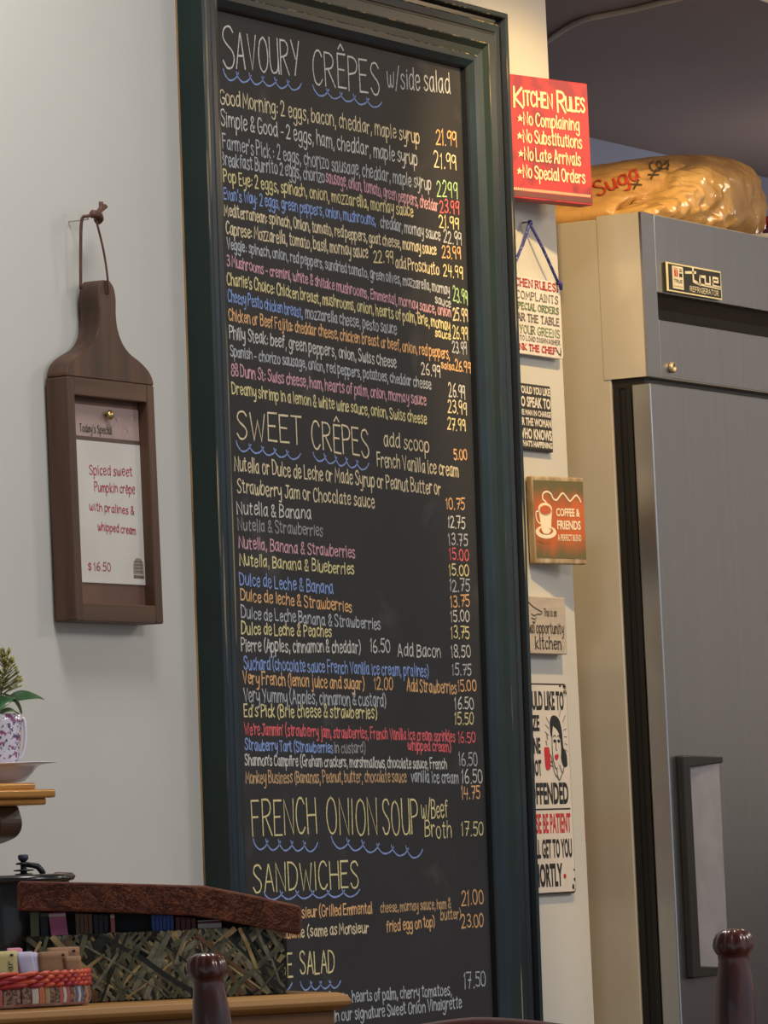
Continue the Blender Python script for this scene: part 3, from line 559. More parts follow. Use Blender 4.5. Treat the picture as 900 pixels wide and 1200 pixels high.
shape('cup_print', ((.0, .48), (.10, .50), (.22, .47), (.23, .22), (.14, .17), (.03, .20)), M_redp, -.0012)

# ------------------------------------------------------------------ refrigerator
XF = WE+.10
fa = XP(751, 248, XF)
YF = fa.y; FTOP = fa.z; HB = XP(760, 440.7, XF).z; DT = XP(762.5, 448.5, XF).z
M_ss = M('stainless', (176, 175, 176), .30, 1.0, col2=(172, 171, 172), scale=60, stretch=(1, 1, .02))
M_sss = M('stainless_side_lit', (210, 203, 192), .22, .42, col2=(200, 192, 178), scale=50, stretch=(1, .05, .05))  # side copy of the steel, light put into its paler, warmer colour
M_gask = M('gasket_black', (22, 21, 21), .5, scale=30)
M_dark = M('grille_dark', (48, 42, 38), .45, scale=30)
fr = empty('refrigerator', 'large stainless steel upright commercial refrigerator at the right edge', 'refrigerator', (XF, YF, 0))
FWid = .70; FDp = .72
YB = XP(704, 350, XF).y-YF           # where the header cover's side ends
yd = XP(762.3, 448.5, XF).y-YF       # door front
y_gf = XP(739.8, 450.5, XF).y-YF     # back edge of door / front of gasket
y_gb = XP(716, 450, XF).y-YF         # gasket back, face of cabinet
mb = MB(); mb.box((0.0, y_gb, .13), (FWid, FDp, FTOP-.004)); mb.build('cabinet', M_sss, fr, bevel=.002)
# header cover: a folded sheet with an upper fascia, a louvre slot and a lower panel
zl1 = W(760+80/6.43, 290+340/6.43, YF).z; zl0 = W(774, 375, YF).z
xs = W(769.5, 330, YF).x-XF
mb = MB(); mb.box((-.0015, .004, HB), (.0, YB, FTOP)); mb.box((-.0015, 0, HB), (xs, .004, FTOP), 1); mb.box((FWid-.03, 0, HB), (FWid, YB, FTOP)); mb.box((0, 0.001, FTOP-.002), (FWid, YB, FTOP)); mb.box((0, .001, HB), (FWid, YB, HB+.002))
mb.build('header_cover', [M_sss, M_ss], fr)
mb = MB(); mb.box((xs+.001, .0, zl1), (FWid-.031, .010, FTOP-.001)); mb.build('upper_fascia', M_ss, fr, bevel=.0008)
mb = MB(); mb.box((xs+.001, .0, HB+.001), (FWid-.031, .012, zl0)); mb.build('lower_fascia', M_ss, fr, bevel=.0008)
mb = MB()
pl = [(zl1+.004, .003), (zl1-.002, .010), ((zl0+zl1)/2, .022), (zl0, .030), (zl0-.003, .032)]
for i in range(len(pl)-1):
    (za, ya), (zc, yc) = pl[i], pl[i+1]
    mb.add([(xs, ya, za), (FWid-.03, ya, za), (FWid-.03, yc, zc), (xs, yc, zc)], [(0, 1, 2, 3)])
mb.build('louvre', M_dark, fr, smooth=True)
kx = W(690+618/6.43, 400+198/6.43, YF)
mb = MB(); mb.lathe([(.0075, 0), (.0085, .002), (.0085, .005), (.0065, .007), (.0045, .0055), (.0042, .003)], 20); mb.build('lock', M('lock_brass', (190, 176, 150), .4, .7), fr, loc=(kx.x-XF, 0, kx.z), rot=(math.pi/2, 0, 0), smooth=True)
# name plate
q0 = W(777, 307, YF); q1 = W(840.5, 319.5, YF); q2 = W(777.5, 341, YF)
pw, phh = q1.x-q0.x, q0.z-q2.z
npz = q2.z
mb = MB(); mb.box((q0.x-XF, -.006, npz), (q0.x-XF+pw, -.0042, npz+phh)); pt = mb.build('name_plate', M('plate_cream', (226, 214, 168), .4), fr)
mb = MB(); mb.box((q0.x-XF+.0005, -.0042, npz+.0005), (q0.x-XF+pw-.0005, .0005, npz+phh-.0005)); mb.build('plate_back', M('plate_dark', (40, 38, 30), .4), pt)
px0 = q0.x-XF
def npart(name, m, fn):
    mb = MB(); fn(mb); o = mb.build(name, m, pt, fix=False); return o
npart('plate_ground', M('plate_dark', (40, 38, 30), .4), lambda mb: mb.box((px0+.004, -.0063, npz+.0025), (px0+pw-.003, -.005, npz+phh-.0025)))
M_pc = M('plate_ivory', (232, 222, 190), .5)
def pp(x, z): return lambda q: Vector((px0+x*pw+q.x, -.0068, npz+z*phh+q.y))
npart('emblem', M_pc, lambda mb: mb.box((px0+.09*pw, -.0068, npz+.12*phh), (px0+.285*pw, -.005, npz+.90*phh)))
npart('emblem_red', M('emblem_red', (196, 66, 40), .5), lambda mb: mb.box((px0+.12*pw, -.0070, npz+.54*phh), (px0+.185*pw, -.005, npz+.83*phh)))
npart('emblem_dark', M('plate_dark', (40, 38, 30)), lambda mb: (mb.box((px0+.21*pw, -.0070, npz+.54*phh), (px0+.265*pw, -.005, npz+.67*phh)), mb.box((px0+.215*pw, -.0070, npz+.72*phh), (px0+.262*pw, -.005, npz+.76*phh)), mb.box((px0+.215*pw, -.0070, npz+.79*phh), (px0+.262*pw, -.005, npz+.82*phh))))
def emt(mb):
    pl_ = lambda x, z: (lambda q: Vector((px0+x*pw+q.x, -.0071, npz+z*phh+q.y)))
    ribbon(mb, [Vector((.13*pw, .79*phh)), Vector((.175*pw, .79*phh))], .0016, pl_(0, 0)); ribbon(mb, [Vector((.152*pw, .79*phh)), Vector((.152*pw, .58*phh))], .0018, pl_(0, 0))
npart('emblem_letter', M_pc, emt)
npart('lettering', M('plate_dark', (40, 38, 30)), lambda mb: (write(mb, 'TRUE', lambda q: Vector((px0+.11*pw+q.x, -.0071, npz+.34*phh+q.y)), .15*pw, .10*phh, .0009), write(mb, '-----', lambda q: Vector((px0+.11*pw+q.x, -.0071, npz+.18*phh+q.y)), .15*pw, .08*phh, .0008)))
def logo(mb):
    X = lambda x, z: Vector((x*pw, z*phh))
    o = pp(.30, 0)
    t_ = .0040
    ribbon(mb, [X(.03, .74), X(.22, .80)], t_*1.0, o); ribbon(mb, [X(.17, .92), X(.17, .50), X(.24, .44)], t_*1.3, o)
    ribbon(mb, [X(.29, .40), X(.29, .70)], t_*1.2, o); ribbon(mb, [X(.29, .70), X(.37, .70)], t_, o)
    ribbon(mb, [X(.39, .72), X(.39, .46), X(.48, .46), X(.48, .72)], t_*1.1, o)
    ribbon(mb, [X(.53, .60), X(.63, .60), X(.63, .73), X(.54, .73), X(.53, .45), X(.68, .42)], t_*.9, o)
    ribbon(mb, [X(.24, .42), X(.68, .38)], t_*.8, o)
npart('lettering', M_pc, logo)
npart('lettering', M_pc, lambda mb: write(mb, 'REFRIGERATOR', pp(.40, .12), .53*pw, .17*phh, .0012, 0))
# door, gasket, handle
mb = MB(); mb.box((-.001, yd, .16), (FWid-.002, y_gf, DT)); mb.build('door', M_ss, fr, bevel=.0025, seg=3)
mb = MB(); mb.box((.006, y_gf, .17), (FWid-.01, y_gb, DT-.004)); mb.box((.001, y_gf+.002, .17), (.006, y_gf+.010, DT-.004)); mb.box((.001, y_gb-.012, .17), (.006, y_gb-.003, DT-.004)); mb.box((.004, .01, DT-.004), (FWid-.01, y_gb, HB)); mb.build('gasket', M_gask, fr)
mb = MB(); mb.box((.01, .05, .10), (FWid-.01, FDp-.02, .13)); mb.build('base', M_gask, fr)
for cx in (.06, FWid-.06):
    for cy in (.10, FDp-.10):
        mb = MB(); mb.tube([(cx-.015, cy, .05), (cx+.015, cy, .05)], .05, 20); mb.tube([(cx, cy, .085), (cx, cy, .11)], .018, 12); mb.build('caster', M_gask, fr, smooth=False)
# handle: upright bar standing off the door, arms running back to a bright recess plate
YD = YF+yd
hs = .012                                # how far the bracket stands proud of the door
t0, t1 = W(801, 885, YD-hs), W(813, 1147, YD-hs)
hx0 = t0.x-XF; hz1, hz0 = t0.z, t1.z
hwid = .026
hx1 = W(847.5, 890, YD-.004).x-XF
M_hb = M('handle_black', (34, 34, 33), .42, scale=30)
mb = MB(); mb.prism([(hx0, hz0), (hx0+hwid, hz0), (hx0+hwid*.9, hz1), (hx0, hz1)], yd-hs, yd+.0005); hd = mb.build('handle', M_hb, fr, bevel=.003)
for sg, z0 in ((-1, hz1), (1, hz0)):
    mb = MB(); a, c = sorted((z0, z0+sg*.019)); e0_, e1_ = sorted((z0+sg*.002, z0+sg*.0115)); yb_ = yd+.0005
    x0 = hx0+hwid*.5
    mb.add([(x0, yd-hs+.0002, a), (hx1, yd-.004, e0_), (hx1, yd-.004, e1_), (x0, yd-hs+.0002, c), (x0, yb_, a), (hx1, yb_, e0_), (hx1, yb_, e1_), (x0, yb_, c)], [(0, 1, 2, 3), (7, 6, 5, 4), (0, 4, 5, 1), (1, 5, 6, 2), (2, 6, 7, 3), (3, 7, 4, 0)])
    mb.build('handle_arm', M_hb, hd, bevel=.002)
mb = MB(); mb.box((hx0+hwid*.5, yd-.0025, hz0+.010), (hx1-.012, yd+.0005, hz1-.010)); mb.build('handle_plate', M('handle_plate_steel', (180, 178, 186), .40, .6, scale=20), hd, bevel=.001)

# ------------------------------------------------------------------ sacks and tubs on the refrigerator
def sack(stations, yc, ry, zb, seed, nt=64, wr=.008, fr=16.0, dirn=(1, 1, 1), end=0.0):
    from mathutils import noise
    P = [W(px, py, yc) for px, py in stations]; cur = smoothpath([Vector((p.x, p.z)) for p in P], 12)
    mb = MB(); rows = []; o_ = Vector((seed*3.1, seed*1.7, seed*.9))
    for i, c in enumerate(cur):
        h = max(.006, c.y-zb); f = i/(len(cur)-1)
        ryy = ry*(.55+.45*math.sin(math.pi*min(1, max(0, .12+.8*f))))
        e_ = min(1, max(0, (f-.45)/.55)); ryy *= 1-end*e_*e_
        row = []
        for j in range(nt):
            a = 2*math.pi*j/nt; ca, sa = math.cos(a), math.sin(a)
            s_ = abs(sa)**.7*(1 if sa > 0 else -1); cc = abs(ca)**.8*(1 if ca > 0 else -1)
            p = Vector((c.x, yc+cc*ryy, zb+h*.5+h*.5*s_))
            q = Vector(((p.x+.8*p.z)*dirn[0], p.y*dirn[1], (p.z-.5*p.x)*dirn[2]))*fr+o_
            w = (1-2*abs(noise.noise(q)))*.6+(1-2*abs(noise.noise(q*2.1+o_)))*.3-.45
            k = min(1, (p.z-zb)/.01)
            row.append(Vector((p.x+wr*w*.4*k, p.y+cc*wr*w*1.5*k, max(zb, p.z+max(0, s_)*wr*w*.6*k))))
        rows.append(row)
    n = nt; vs = [p for r in rows for p in r]; fs = []
    for i in range(len(rows)-1):
        for j in range(n): fs.append((i*n+j, i*n+(j+1) % n, (i+1)*n+(j+1) % n, (i+1)*n+j))
    fs += [tuple(range(n-1, -1, -1)), tuple(range((len(rows)-1)*n, len(rows)*n))]
    mb.add(vs, fs)
    return mb
M_sack = M('sack_paper', (186, 146, 92), .38, col2=(166, 124, 72), scale=14, bump=.5, bscale=24, coat=.35, bdist=.01)
M_flap = M('sack_film', (200, 160, 98), .25, col2=(180, 138, 76), scale=12, bump=.6, bscale=20, coat=.7, bdist=.01)
zb = FTOP+.0005
skc = W(760, 240, YF+.15)
sk = empty('sugar_sack', 'crumpled tan sack with red and black print lying on top of the refrigerator', 'sack', (skc.x, YF+.15, zb))
mbk = sack([(652, 246), (668, 226), (690, 206), (715, 193), (742, 188), (768, 185), (795, 184), (818, 188), (836, 196), (848, 207), (853, 224), (846, 266)], YF+.175, .12, zb, 3, wr=.012, end=.85)
bvh = BVHTree.FromPolygons([Vector(v) for v in mbk.v], mbk.f)
off = Vector(sk.location)
mbk.v = [tuple(Vector(v)-off) for v in mbk.v]
mbk.build('sack_body', M_sack, sk, smooth=True)
mbf = sack([(732, 250), (742, 243), (755, 236), (772, 222), (787, 206), (800, 198), (814, 197), (826, 204), (833, 216), (836, 262)], YF+.058, .045, zb, 11, wr=.016, fr=22)
mbf.v = [tuple(Vector(v)-off) for v in mbf.v]
mbf.build('sack_fold', M_flap, sk, smooth=True)
def stamp(name, lines, wid, m):
    mb = MB()
    for ln in lines:
        q = []
        for px, py in ln:
            h = bvh.ray_cast(CAM, ray(px, py).normalized())
            if h[0] is not None: q.append((h[0], h[1]))
        if len(q) < 2: continue
        vs = []
        for i in range(len(q)):
            t = (q[min(i+1, len(q)-1)][0]-q[max(i-1, 0)][0]).normalized(); n_ = q[i][1]
            s_ = t.cross(n_).normalized()*wid*.5; base = q[i][0]+n_*.0025-off
            vs += [base+s_, base-s_]
        mb.add(vs, [(2*i, 2*i+1, 2*i+3, 2*i+2) for i in range(len(q)-1)])
    if mb.f: mb.build(name, m, sk, fix=False)
def pxtext(text, x0, y0, x1, y1, H):
    st, tw = layout(text, .3); dx, dy = (x1-x0)/tw, (y1-y0)/tw
    L = math.hypot(x1-x0, y1-y0); nx, ny = (y1-y0)/L, -(x1-x0)/L
    if ny > 0: nx, ny = -nx, -ny
    out = []
    for s in st:
        p = []
        for i in range(len(s)-1):
            for k in range(4): p.append(s[i].lerp(s[i+1], k/4))
        p.append(s[-1])
        out.append([(x0+dx*v.x+nx*H/10*v.y, y0+dy*v.x+ny*H/10*v.y) for v in p])
    return out
stamp('print', pxtext('Suga', 701, 231, 750, 210, 17), .0042, M('sack_red', (176, 58, 42), .5))
stamp('print', pxtext('x x', 742, 223, 772, 206, 10)+[[(768+7*math.cos(a*.5), 196+6*math.sin(a*.5)) for a in range(14)], [(776+7*math.cos(a*.5), 194+5*math.sin(a*.5)) for a in range(14)], [(772, 190), (783, 200)], [(784, 189), (770, 200)]], .003, M('sack_black', (74, 58, 40), .5))
# tub with red lid and pale carton at the far right
p = W(897, 262, YF+.19)
HT = W(892, 255.5, YF+.19).z-zb
tb = empty('plastic_tub', 'tub with a dark red lid beside the sack on top of the refrigerator', 'tub', (p.x+.012, YF+.19, zb))
mb = MB(); mb.lathe([(.040, 0), (.044, .012), (.046, HT-.013)], 28); mb.build('tub_body', M('tub_purple', (96, 60, 80), .3), tb, smooth=True)
mb = MB(); mb.lathe([(.048, HT-.017), (.050, HT-.014), (.050, HT-.003), (.047, HT), (.0, HT+.0005)], 28); mb.build('lid', M('lid_red', (142, 24, 44), .35), tb, smooth=True)
p = W(893, 266, YF+.045)
mb = MB(); mb.lathe([(.034, 0), (.038, .006), (.040, .0115), (.038, .0125), (.034, .006), (.0, .005)], 36); tr = mb.build('tray', M('tray_cream', (206, 196, 172), .5), loc=(p.x-.002, YF+.046, zb), smooth=True); tag(tr, 'shallow cream dish at the front of the refrigerator top, far right', 'dish')

# thin white cable looping along the kitchen ceiling
mb = MB(); cpts = [(620, 62), (643, 47), (656, 38), (672, 28.5), (690, 21.5), (712, 17), (742, 11), (770, 4), (795, -2), (830, -12)]
cw_ = [ZP(x, y, KC-.005) for x, y in cpts]
ld = (cw_[-1]-cw_[-2]).normalized(); cw_ += [cw_[-1]+ld*.25+Vector((.03, 0, 0)), cw_[-1]+ld*.5+Vector((.12, .02, 0)), cw_[-1]+Vector((1.2, .05, 0)), cw_[-1]+Vector((2.4, .1, 0))]
for v in cw_: v.y = max(.01, v.y)
mb.tube(smoothpath(cw_, 5), .005, 8)
cb = mb.build('ceiling_cable', M('cable_white', (232, 222, 208), .5), smooth=True); tag(cb, 'thin white cable curving along the dark kitchen ceiling', 'cable')

# ------------------------------------------------------------------ wooden paddle board frame on the wall
M_wd = M('paddle_wood', (96, 67, 48), .5, col2=(50, 34, 26), scale=34, stretch=(1, 1, .06), bump=.2, detail=7, lo=.3, hi=.7)
M_wdh = M('paddle_wood_cross', (106, 76, 53), .5, col2=(56, 39, 28), scale=34, stretch=(.06, 1, 1), bump=.2, detail=7, lo=.3, hi=.7)
PYF, PYB = -.036, -.004
def PW(px, py): v = W(px, py, PYF); return v
bl, br = PW(90, 727.5), PW(192, 731)
bz = (bl.z+br.z)/2
pad = empty('paddle_menu_holder', 'dark wooden paddle shaped menu holder hanging by a leather cord on the pale wall', 'menu holder', ((bl.x+br.x)/2, PYF, bz))
PO = Vector(pad.location)
hwp = (br.x-bl.x)/2
zsh = PW(180, 448).z-bz                  # shoulder line
ztop = PW(122, 328).z-bz
zo0, zo1 = PW(140, 708).z-bz, PW(130, 467).z-bz
wo = .086
hh_ = .0195
# side stiles, bottom rail, top rail and the paddle-shaped head
mb = MB(); mb.prism(roundrect(-hwp, 0, -wo+.0, zsh-.004, .003), 0, .032); mb.build('stile', M_wd, pad, bevel=.0015)
mb = MB(); mb.prism(roundrect(wo, 0, hwp, zsh-.004, .003), 0, .032); mb.build('stile', M_wd, pad, bevel=.0015)
mb = MB(); mb.box((-wo, .0005, 0), (wo, .032, zo0)); mb.build('rail', M_wdh, pad, bevel=.0012)
mb = MB(); mb.box((-wo, .0005, zo1), (wo, .032, zsh-.004)); mb.build('rail', M_wdh, pad, bevel=.0012)
right = [(hwp, zsh-.004), (hwp-.001, zsh+.002), (hwp-.009, zsh+.0125), (hwp-.028, zsh+.0235), (hwp-.055, zsh+.034), (hh_+.013, zsh+.0455), (hh_+.003, zsh+.062), (hh_, zsh+.080), (hh_+.001, ztop-.022), (hh_-.003, ztop-.008), (hh_-.012, ztop)]
rs = [(v.x, v.y) for v in smoothpath([Vector(p) for p in right], 4)]
out = rs+[(-x, z) for x, z in reversed(rs)]
mb = MB(); mb.prism(out, 0, .030); mb.build('head', M_wd, pad, bevel=.002)
mb = MB(); mb.box((-wo-.004, .016, zo0-.006), (wo+.004, .032, zo1+.006)); mb.build('backing', M('backing_wood', (112, 82, 68), .6, col2=(98, 70, 58), scale=14, stretch=(1, 1, .1)), pad)
M_lea = M('leather', (98, 66, 52), .6, col2=(78, 50, 40), scale=80)
kn = PW(110, 253)-PO; tip = PW(124, 241)-PO
hole = PW(125, 341)-PO
mb = MB()
mb.tube(smoothpath([hole+Vector((0, -.001, -.004)), hole+Vector((0, -.003, .004)), hole.lerp(kn, .5)+Vector((.006, -.002, 0)), kn+Vector((.0, -.002, 0))], 6), .0024, 8, flat=.6)
lb = PW(105.5, 334)-PO
mb.tube(smoothpath([lb+Vector((0, .014, -.004)), lb.lerp(PW(102.5, 258)-PO, .5)+Vector((0, .012, 0)), PW(102, 258)-PO+Vector((0, .008, 0)), PW(104, 253)-PO+Vector((0, .002, 0)), kn], 6), .0030, 8, flat=.7)
mb.tube(smoothpath([kn+Vector((-.008, 0, .002)), kn+Vector((.002, -.004, .001)), kn+Vector((.010, -.002, -.003)), kn+Vector((.006, .002, -.007))], 5), [.003]+[.0055]*14+[.003], 8)
mb.tube(smoothpath([kn+Vector((.002, 0, 0)), kn.lerp(tip, .5), tip], 5), .0034, 8, flat=.5)
mb.tube(smoothpath([kn+Vector((.004, 0, .002)), kn.lerp(tip, .5)+Vector((.002, 0, .003)), tip+Vector((-.011, 0, .004))], 5), .0030, 8, flat=.5)
mb.build('cord', M_lea, pad, smooth=True)
mb = MB(); mb.tube([(0, 0, 0), (0, -.028, 0), (0, -.030, .001)], [.0009, .0009, .0014], 10)
kw = PO+kn
nl = mb.build('nail', M('nail_bright', (176, 172, 166), .5, .3), loc=(kw.x-.004, 0, kw.z-.004)); tag(nl, 'nail in the pale wall behind the leather knot', 'nail')
# the card inside: printed header strip and handwritten sheet
YCD = PYF+.0155
cx0, cx1 = W(90, 560, YCD).x, W(167.5, 560, YCD).x
ct, cbm = W(130, 477.5, YCD).z, W(133, 684, YCD).z
card = empty('special_card', 'white card in the paddle holder with handwritten pumpkin crêpe special in red', 'card', ((cx0+cx1)/2, YCD, cbm))
CO = Vector(card.location); cw2 = (cx1-cx0)/2; ch2 = ct-cbm
zhd = W(130, 514, YCD).z-cbm; zsheet = W(130, 519, YCD).z-cbm
mb = MB(); mb.box((-cw2, -.0010, 0), (cw2, -.0001, zsheet)); mb.build('sheet', M('card_white', (214, 210, 203), .6, scale=8), card)
mb = MB(); mb.box((-cw2, -.0008, zhd), (cw2, -.0001, ch2)); mb.build('header_strip', M('card_pink', (176, 152, 146), .6, col2=(168, 144, 138), scale=8), card)
mb = MB(); mb.box((-cw2, -.0006, zsheet), (cw2, -.0001, zhd)); mb.build('band', M('card_brown', (98, 76, 70), .6), card)
mb = MB()
for (fx, fz), s_ in (((.62, .62), 1), ((.78, .30), .9), ((.9, .75), .8), ((.52, .25), .8)):
    for k in range(6):
        a = k*math.pi/3+.3; c0 = Vector((cw2*(2*fx-1), zhd+(ch2-zhd)*fz)); L_ = .011*s_
        ribbon(mb, smoothpath([c0, c0+Vector((math.cos(a-.25)*L_*.6, math.sin(a-.25)*L_*.6)), c0+Vector((math.cos(a)*L_, math.sin(a)*L_)), c0+Vector((math.cos(a+.25)*L_*.6, math.sin(a+.25)*L_*.6)), c0], 3), .0009, planeplace(0, 0, -.0011))
mb.v = [(min(cw2-.001, v[0]), v[1], min(ch2-.001, max(zhd+.001, v[2]))) for v in mb.v]
mb.build('flower_print', M('card_flower', (196, 176, 168), .6), card, fix=False)
def cardtext(name, s, x0, y0, x1, y1, H, m, wid, jit):
    P0, P1 = W(x0, y0, YCD), W(x1, y1, YCD); sc = depth(P0)/FPX; sl = (P1.z-P0.z)/(P1.x-P0.x); mb = MB()
    write(mb, s, lambda q: Vector((P0.x+q.x, YCD-.0014, P0.z+q.y+sl*q.x))-CO, P1.x-P0.x, H*sc, wid, jit); mb.build(name, m, card, fix=False)
M_redi = M('ink_red', (186, 52, 66), .6)
for t in (('Spiced sweet', 104, 556, 154, 558, 11.5), ('Pumpkin crêpe', 110, 576, 157, 578.5, 11), ('with pralines &', 104, 598, 156, 603, 9.5), ('whipped cream', 114, 621, 158, 626.5, 9.5), ('$ 16.50', 102.5, 668.5, 129, 669, 9.5)):
    cardtext('handwriting', t[0], t[1], t[2], t[3], t[4], t[5], M_redi, .0013, .7)
cardtext('lettering', "Today's Special", 92.5, 505.5, 130, 509, 9, M_black, .0010, .0)
mb = MB(); P = W(162, 678, YCD)-CO; lz = .026; lw_ = .0125
mb.prism([(P.x-lw_, P.z+.005), (P.x+lw_, P.z+.005), (P.x+lw_, P.z+lz*.6)]+[(P.x+lw_*math.cos(a), P.z+lz*.6+.011*math.sin(a)) for a in (.5, 1.0, 1.57, 2.1, 2.6)]+[(P.x-lw_, P.z+lz*.6)], -.0012, 0)
lg = mb.build('logo', M('logo_taupe', (150, 138, 124), .6), card)
mb = MB(); mb.box((P.x-lw_, -.0013, P.z), (P.x+lw_, 0, P.z+.004))
for k in range(4): ribbon(mb, [Vector((P.x-lw_*.7, P.z+.009+.0042*k)), Vector((P.x+lw_*.7, P.z+.009+.0042*k))], .0012, planeplace(0, 0, -.0014))
mb.build('logo_mark', M('logo_brown', (112, 92, 80), .6), card, fix=False)
pn = W(123, 487, YCD)
mb = MB(); mb.lathe([(.0012, -.002), (.0012, .004), (.005, .0045), (.0065, .007), (.005, .0095), (.001, .011)], 16)
pn_ = mb.build('push_pin', M('pin_brass', (206, 176, 116), .3, .9), loc=(pn.x, YCD-.0005, pn.z), rot=(math.pi/2, 0, 0), smooth=True); tag(pn_, 'brass push pin at the top of the specials card', 'pin')

# ------------------------------------------------------------------ gilded wall shelf with teacup, saucer and plant
SY = -.17
M_gold = M('shelf_gilt', (204, 152, 80), .34, .45, col2=(172, 118, 56), scale=30, stretch=(.2, 1, 1))
e = W(60, 930, SY); zt_ = W(40, 917, SY).z; z1_ = W(40, 925, SY).z; z2_ = W(50, 943, SY).z
sh = empty('wall_shelf', 'small gilded wooden wall shelf at the left edge holding a teacup', 'shelf', (e.x-.16, 0, z2_))
SO = Vector(sh.location); exx = e.x-SO.x
for nm, x1, y1, za, zc in (('shelf_top', exx-.020, SY+.008, z1_, zt_), ('shelf_board', exx+.006, SY-.003, z2_+(z1_-z2_)*.45, z1_), ('shelf_molding', exx-.004, SY+.004, z2_, z2_+(z1_-z2_)*.46)):
    mb = MB(); mb.box((-.26, y1, za-SO.z), (x1, -.0005, zc-SO.z)); mb.build(nm, M_gold, sh, bevel=.0025, seg=3)
bx = W(-5, 960, SY+.06); bxx = bx.x-SO.x
mb = MB(); q = [(-.0005, 0), (SY+.035, 0), (SY+.030, -.020), (SY+.036, -.034), (SY+.055, -.042), (-.05, -.06), (-.03, -.10), (-.0005, -.12)]
q = [(v.x, v.y) for v in smoothpath([Vector(a) for a in q[1:-1]], 4)]; q = [(-.0005, 0)]+q+[(-.0005, -.12)]
n = len(q); w2 = .035
mb.add([(bxx-w2, y, z) for y, z in q]+[(bxx+.012, y, z) for y, z in q], [tuple(range(n)), tuple(range(2*n-1, n-1, -1))]+[(i, i+n, (i+1) % n+n, (i+1) % n) for i in range(n)])
mb.build('bracket', M('bracket_walnut', (66, 40, 28), .4, col2=(52, 30, 22), scale=20), sh, bevel=.002)
# saucer
SC_Y = -.095
sc_r = .071
sx = W(-3, 900, SC_Y).x
zsr = W(40, 896, SC_Y).z
mb = MB(); hgt = max(.012, zsr-zt_)
mb.lathe([(.022, 0), (.024, .002), (.032, .0035), (.041, hgt*.50), (.047, hgt*.80), (.053, hgt*.93), (sc_r, hgt), (sc_r-.0005, hgt+.0008), (.052, hgt+.0), (.046, hgt*.88), (.040, hgt*.60), (.026, .0055), (.0, .0055)], 48)
so = mb.build('saucer', M('china', (226, 220, 230), .2, col2=(218, 212, 222), scale=30, coat=.3), loc=(sx, SC_Y, zt_), smooth=True); tag(so, 'white saucer with thin gilt rim under the flowered teacup', 'saucer')
# teacup with flower sprigs
zc0 = zt_+.0062
c_top = W(20, 838, SC_Y).z; hcup = c_top-zc0
rt = .0325
cx_ = sx
M_china = M('cup_flowered', (214, 208, 218), .2, col2=(150, 84, 130), scale=150, lo=.40, hi=.45, coat=.5, detail=1)
nt = M_china.node_tree; bs = nt.nodes['Principled BSDF']; old = bs.inputs['Base Color'].links[0].from_socket
vz = nt.nodes.new('ShaderNodeTexNoise'); vz.inputs['Scale'].default_value = 190; vz.inputs['Detail'].default_value = 1; tc = nt.nodes.new('ShaderNodeTexCoord'); nt.links.new(tc.outputs['Object'], vz.inputs['Vector'])
cr = nt.nodes.new('ShaderNodeValToRGB'); cr.color_ramp.elements[0].position = .60; cr.color_ramp.elements[1].position = .64; nt.links.new(vz.outputs[0], cr.inputs[0])
mx = nt.nodes.new('ShaderNodeMixRGB'); mx.inputs[2].default_value = rgb((92, 84, 110)); nt.links.new(cr.outputs[0], mx.inputs[0]); nt.links.new(old, mx.inputs[1]); nt.links.new(mx.outputs[0], bs.inputs['Base Color'])
tcup = empty('teacup', 'flower sprigged white china teacup used as a planter on the gilded shelf', 'teacup', (cx_, SC_Y, zc0))
mb = MB(); mb.lathe([(.016, 0), (.0175, .002), (.017, .004), (.0205, .010), (.0262, hcup*.36), (.0305, hcup*.68), (.0318, hcup*.88), (rt, hcup), (rt-.002, hcup+.0003), (.0288, hcup*.70), (.024, hcup*.36), (.0, hcup*.3)], 48); mb.build('cup', M_china, tcup, smooth=True)
hdir = Vector((CH, -SH, 0))
mb = MB(); mb.tube(smoothpath([hdir*(rt-.004)+Vector((0, 0, hcup*.94)), hdir*(rt+.0015)+Vector((0, 0, hcup*.9)), hdir*(rt+.0025)+Vector((0, 0, hcup*.66)), hdir*(rt-.001)+Vector((0, 0, hcup*.40)), hdir*(rt-.008)+Vector((0, 0, hcup*.30))], 6), .0022, 8); mb.build('handle', M('china', (196, 190, 198)), tcup, smooth=True)
mb = MB(); mb.lathe([(.0, 0), (rt-.0048, 0), (rt-.0048, .002), (0, .004)], 24); mb.build('soil', M('soil', (52, 40, 32), .9, scale=90), tcup, loc=(0, 0, hcup*.84))
# plant
plo = empty('skimmia_plant', 'small green plant with yellowish bud cluster growing in the teacup', 'plant', (cx_, SC_Y, zc0+hcup*.84))
PLo = Vector(plo.location)
M_leaf = M('leaf_green', (58, 104, 62), .4, col2=(40, 84, 48), scale=40, coat=.2)
M_leaf2 = M('leaf_pale', (112, 128, 88), .45, col2=(92, 112, 74), scale=40)
def leaf(base, tipp, wid, up, m, droop=.0):
    base, tipp = Vector(base), Vector(tipp); ax = tipp-base; n_ = 10; side = ax.cross(Vector(up)).normalized(); nn = side.cross(ax).normalized(); mb = MB(); vs = []
    for i in range(n_+1):
        t = i/n_; w = wid*max(.02, math.sin(math.pi*min(1, t*.97+.03))**.8)
        c = base+ax*t+nn*(math.sin(t*math.pi)*.006-droop*t*t)
        vs += [c+side*w+nn*.25*w, c-nn*.0004, c-side*w+nn*.25*w]
    mb.add(vs, [f for i in range(n_) for f in ((3*i, 3*i+1, 3*i+4, 3*i+3), (3*i+1, 3*i+2, 3*i+5, 3*i+4))])
    o = mb.build('leaf', m, plo, smooth=True, fix=False); md = o.modifiers.new('solid', 'SOLIDIFY'); md.thickness = .0006
R_ = hdir
def pl_(px, py, dy=0.0): return W(px, py, SC_Y+dy)-PLo
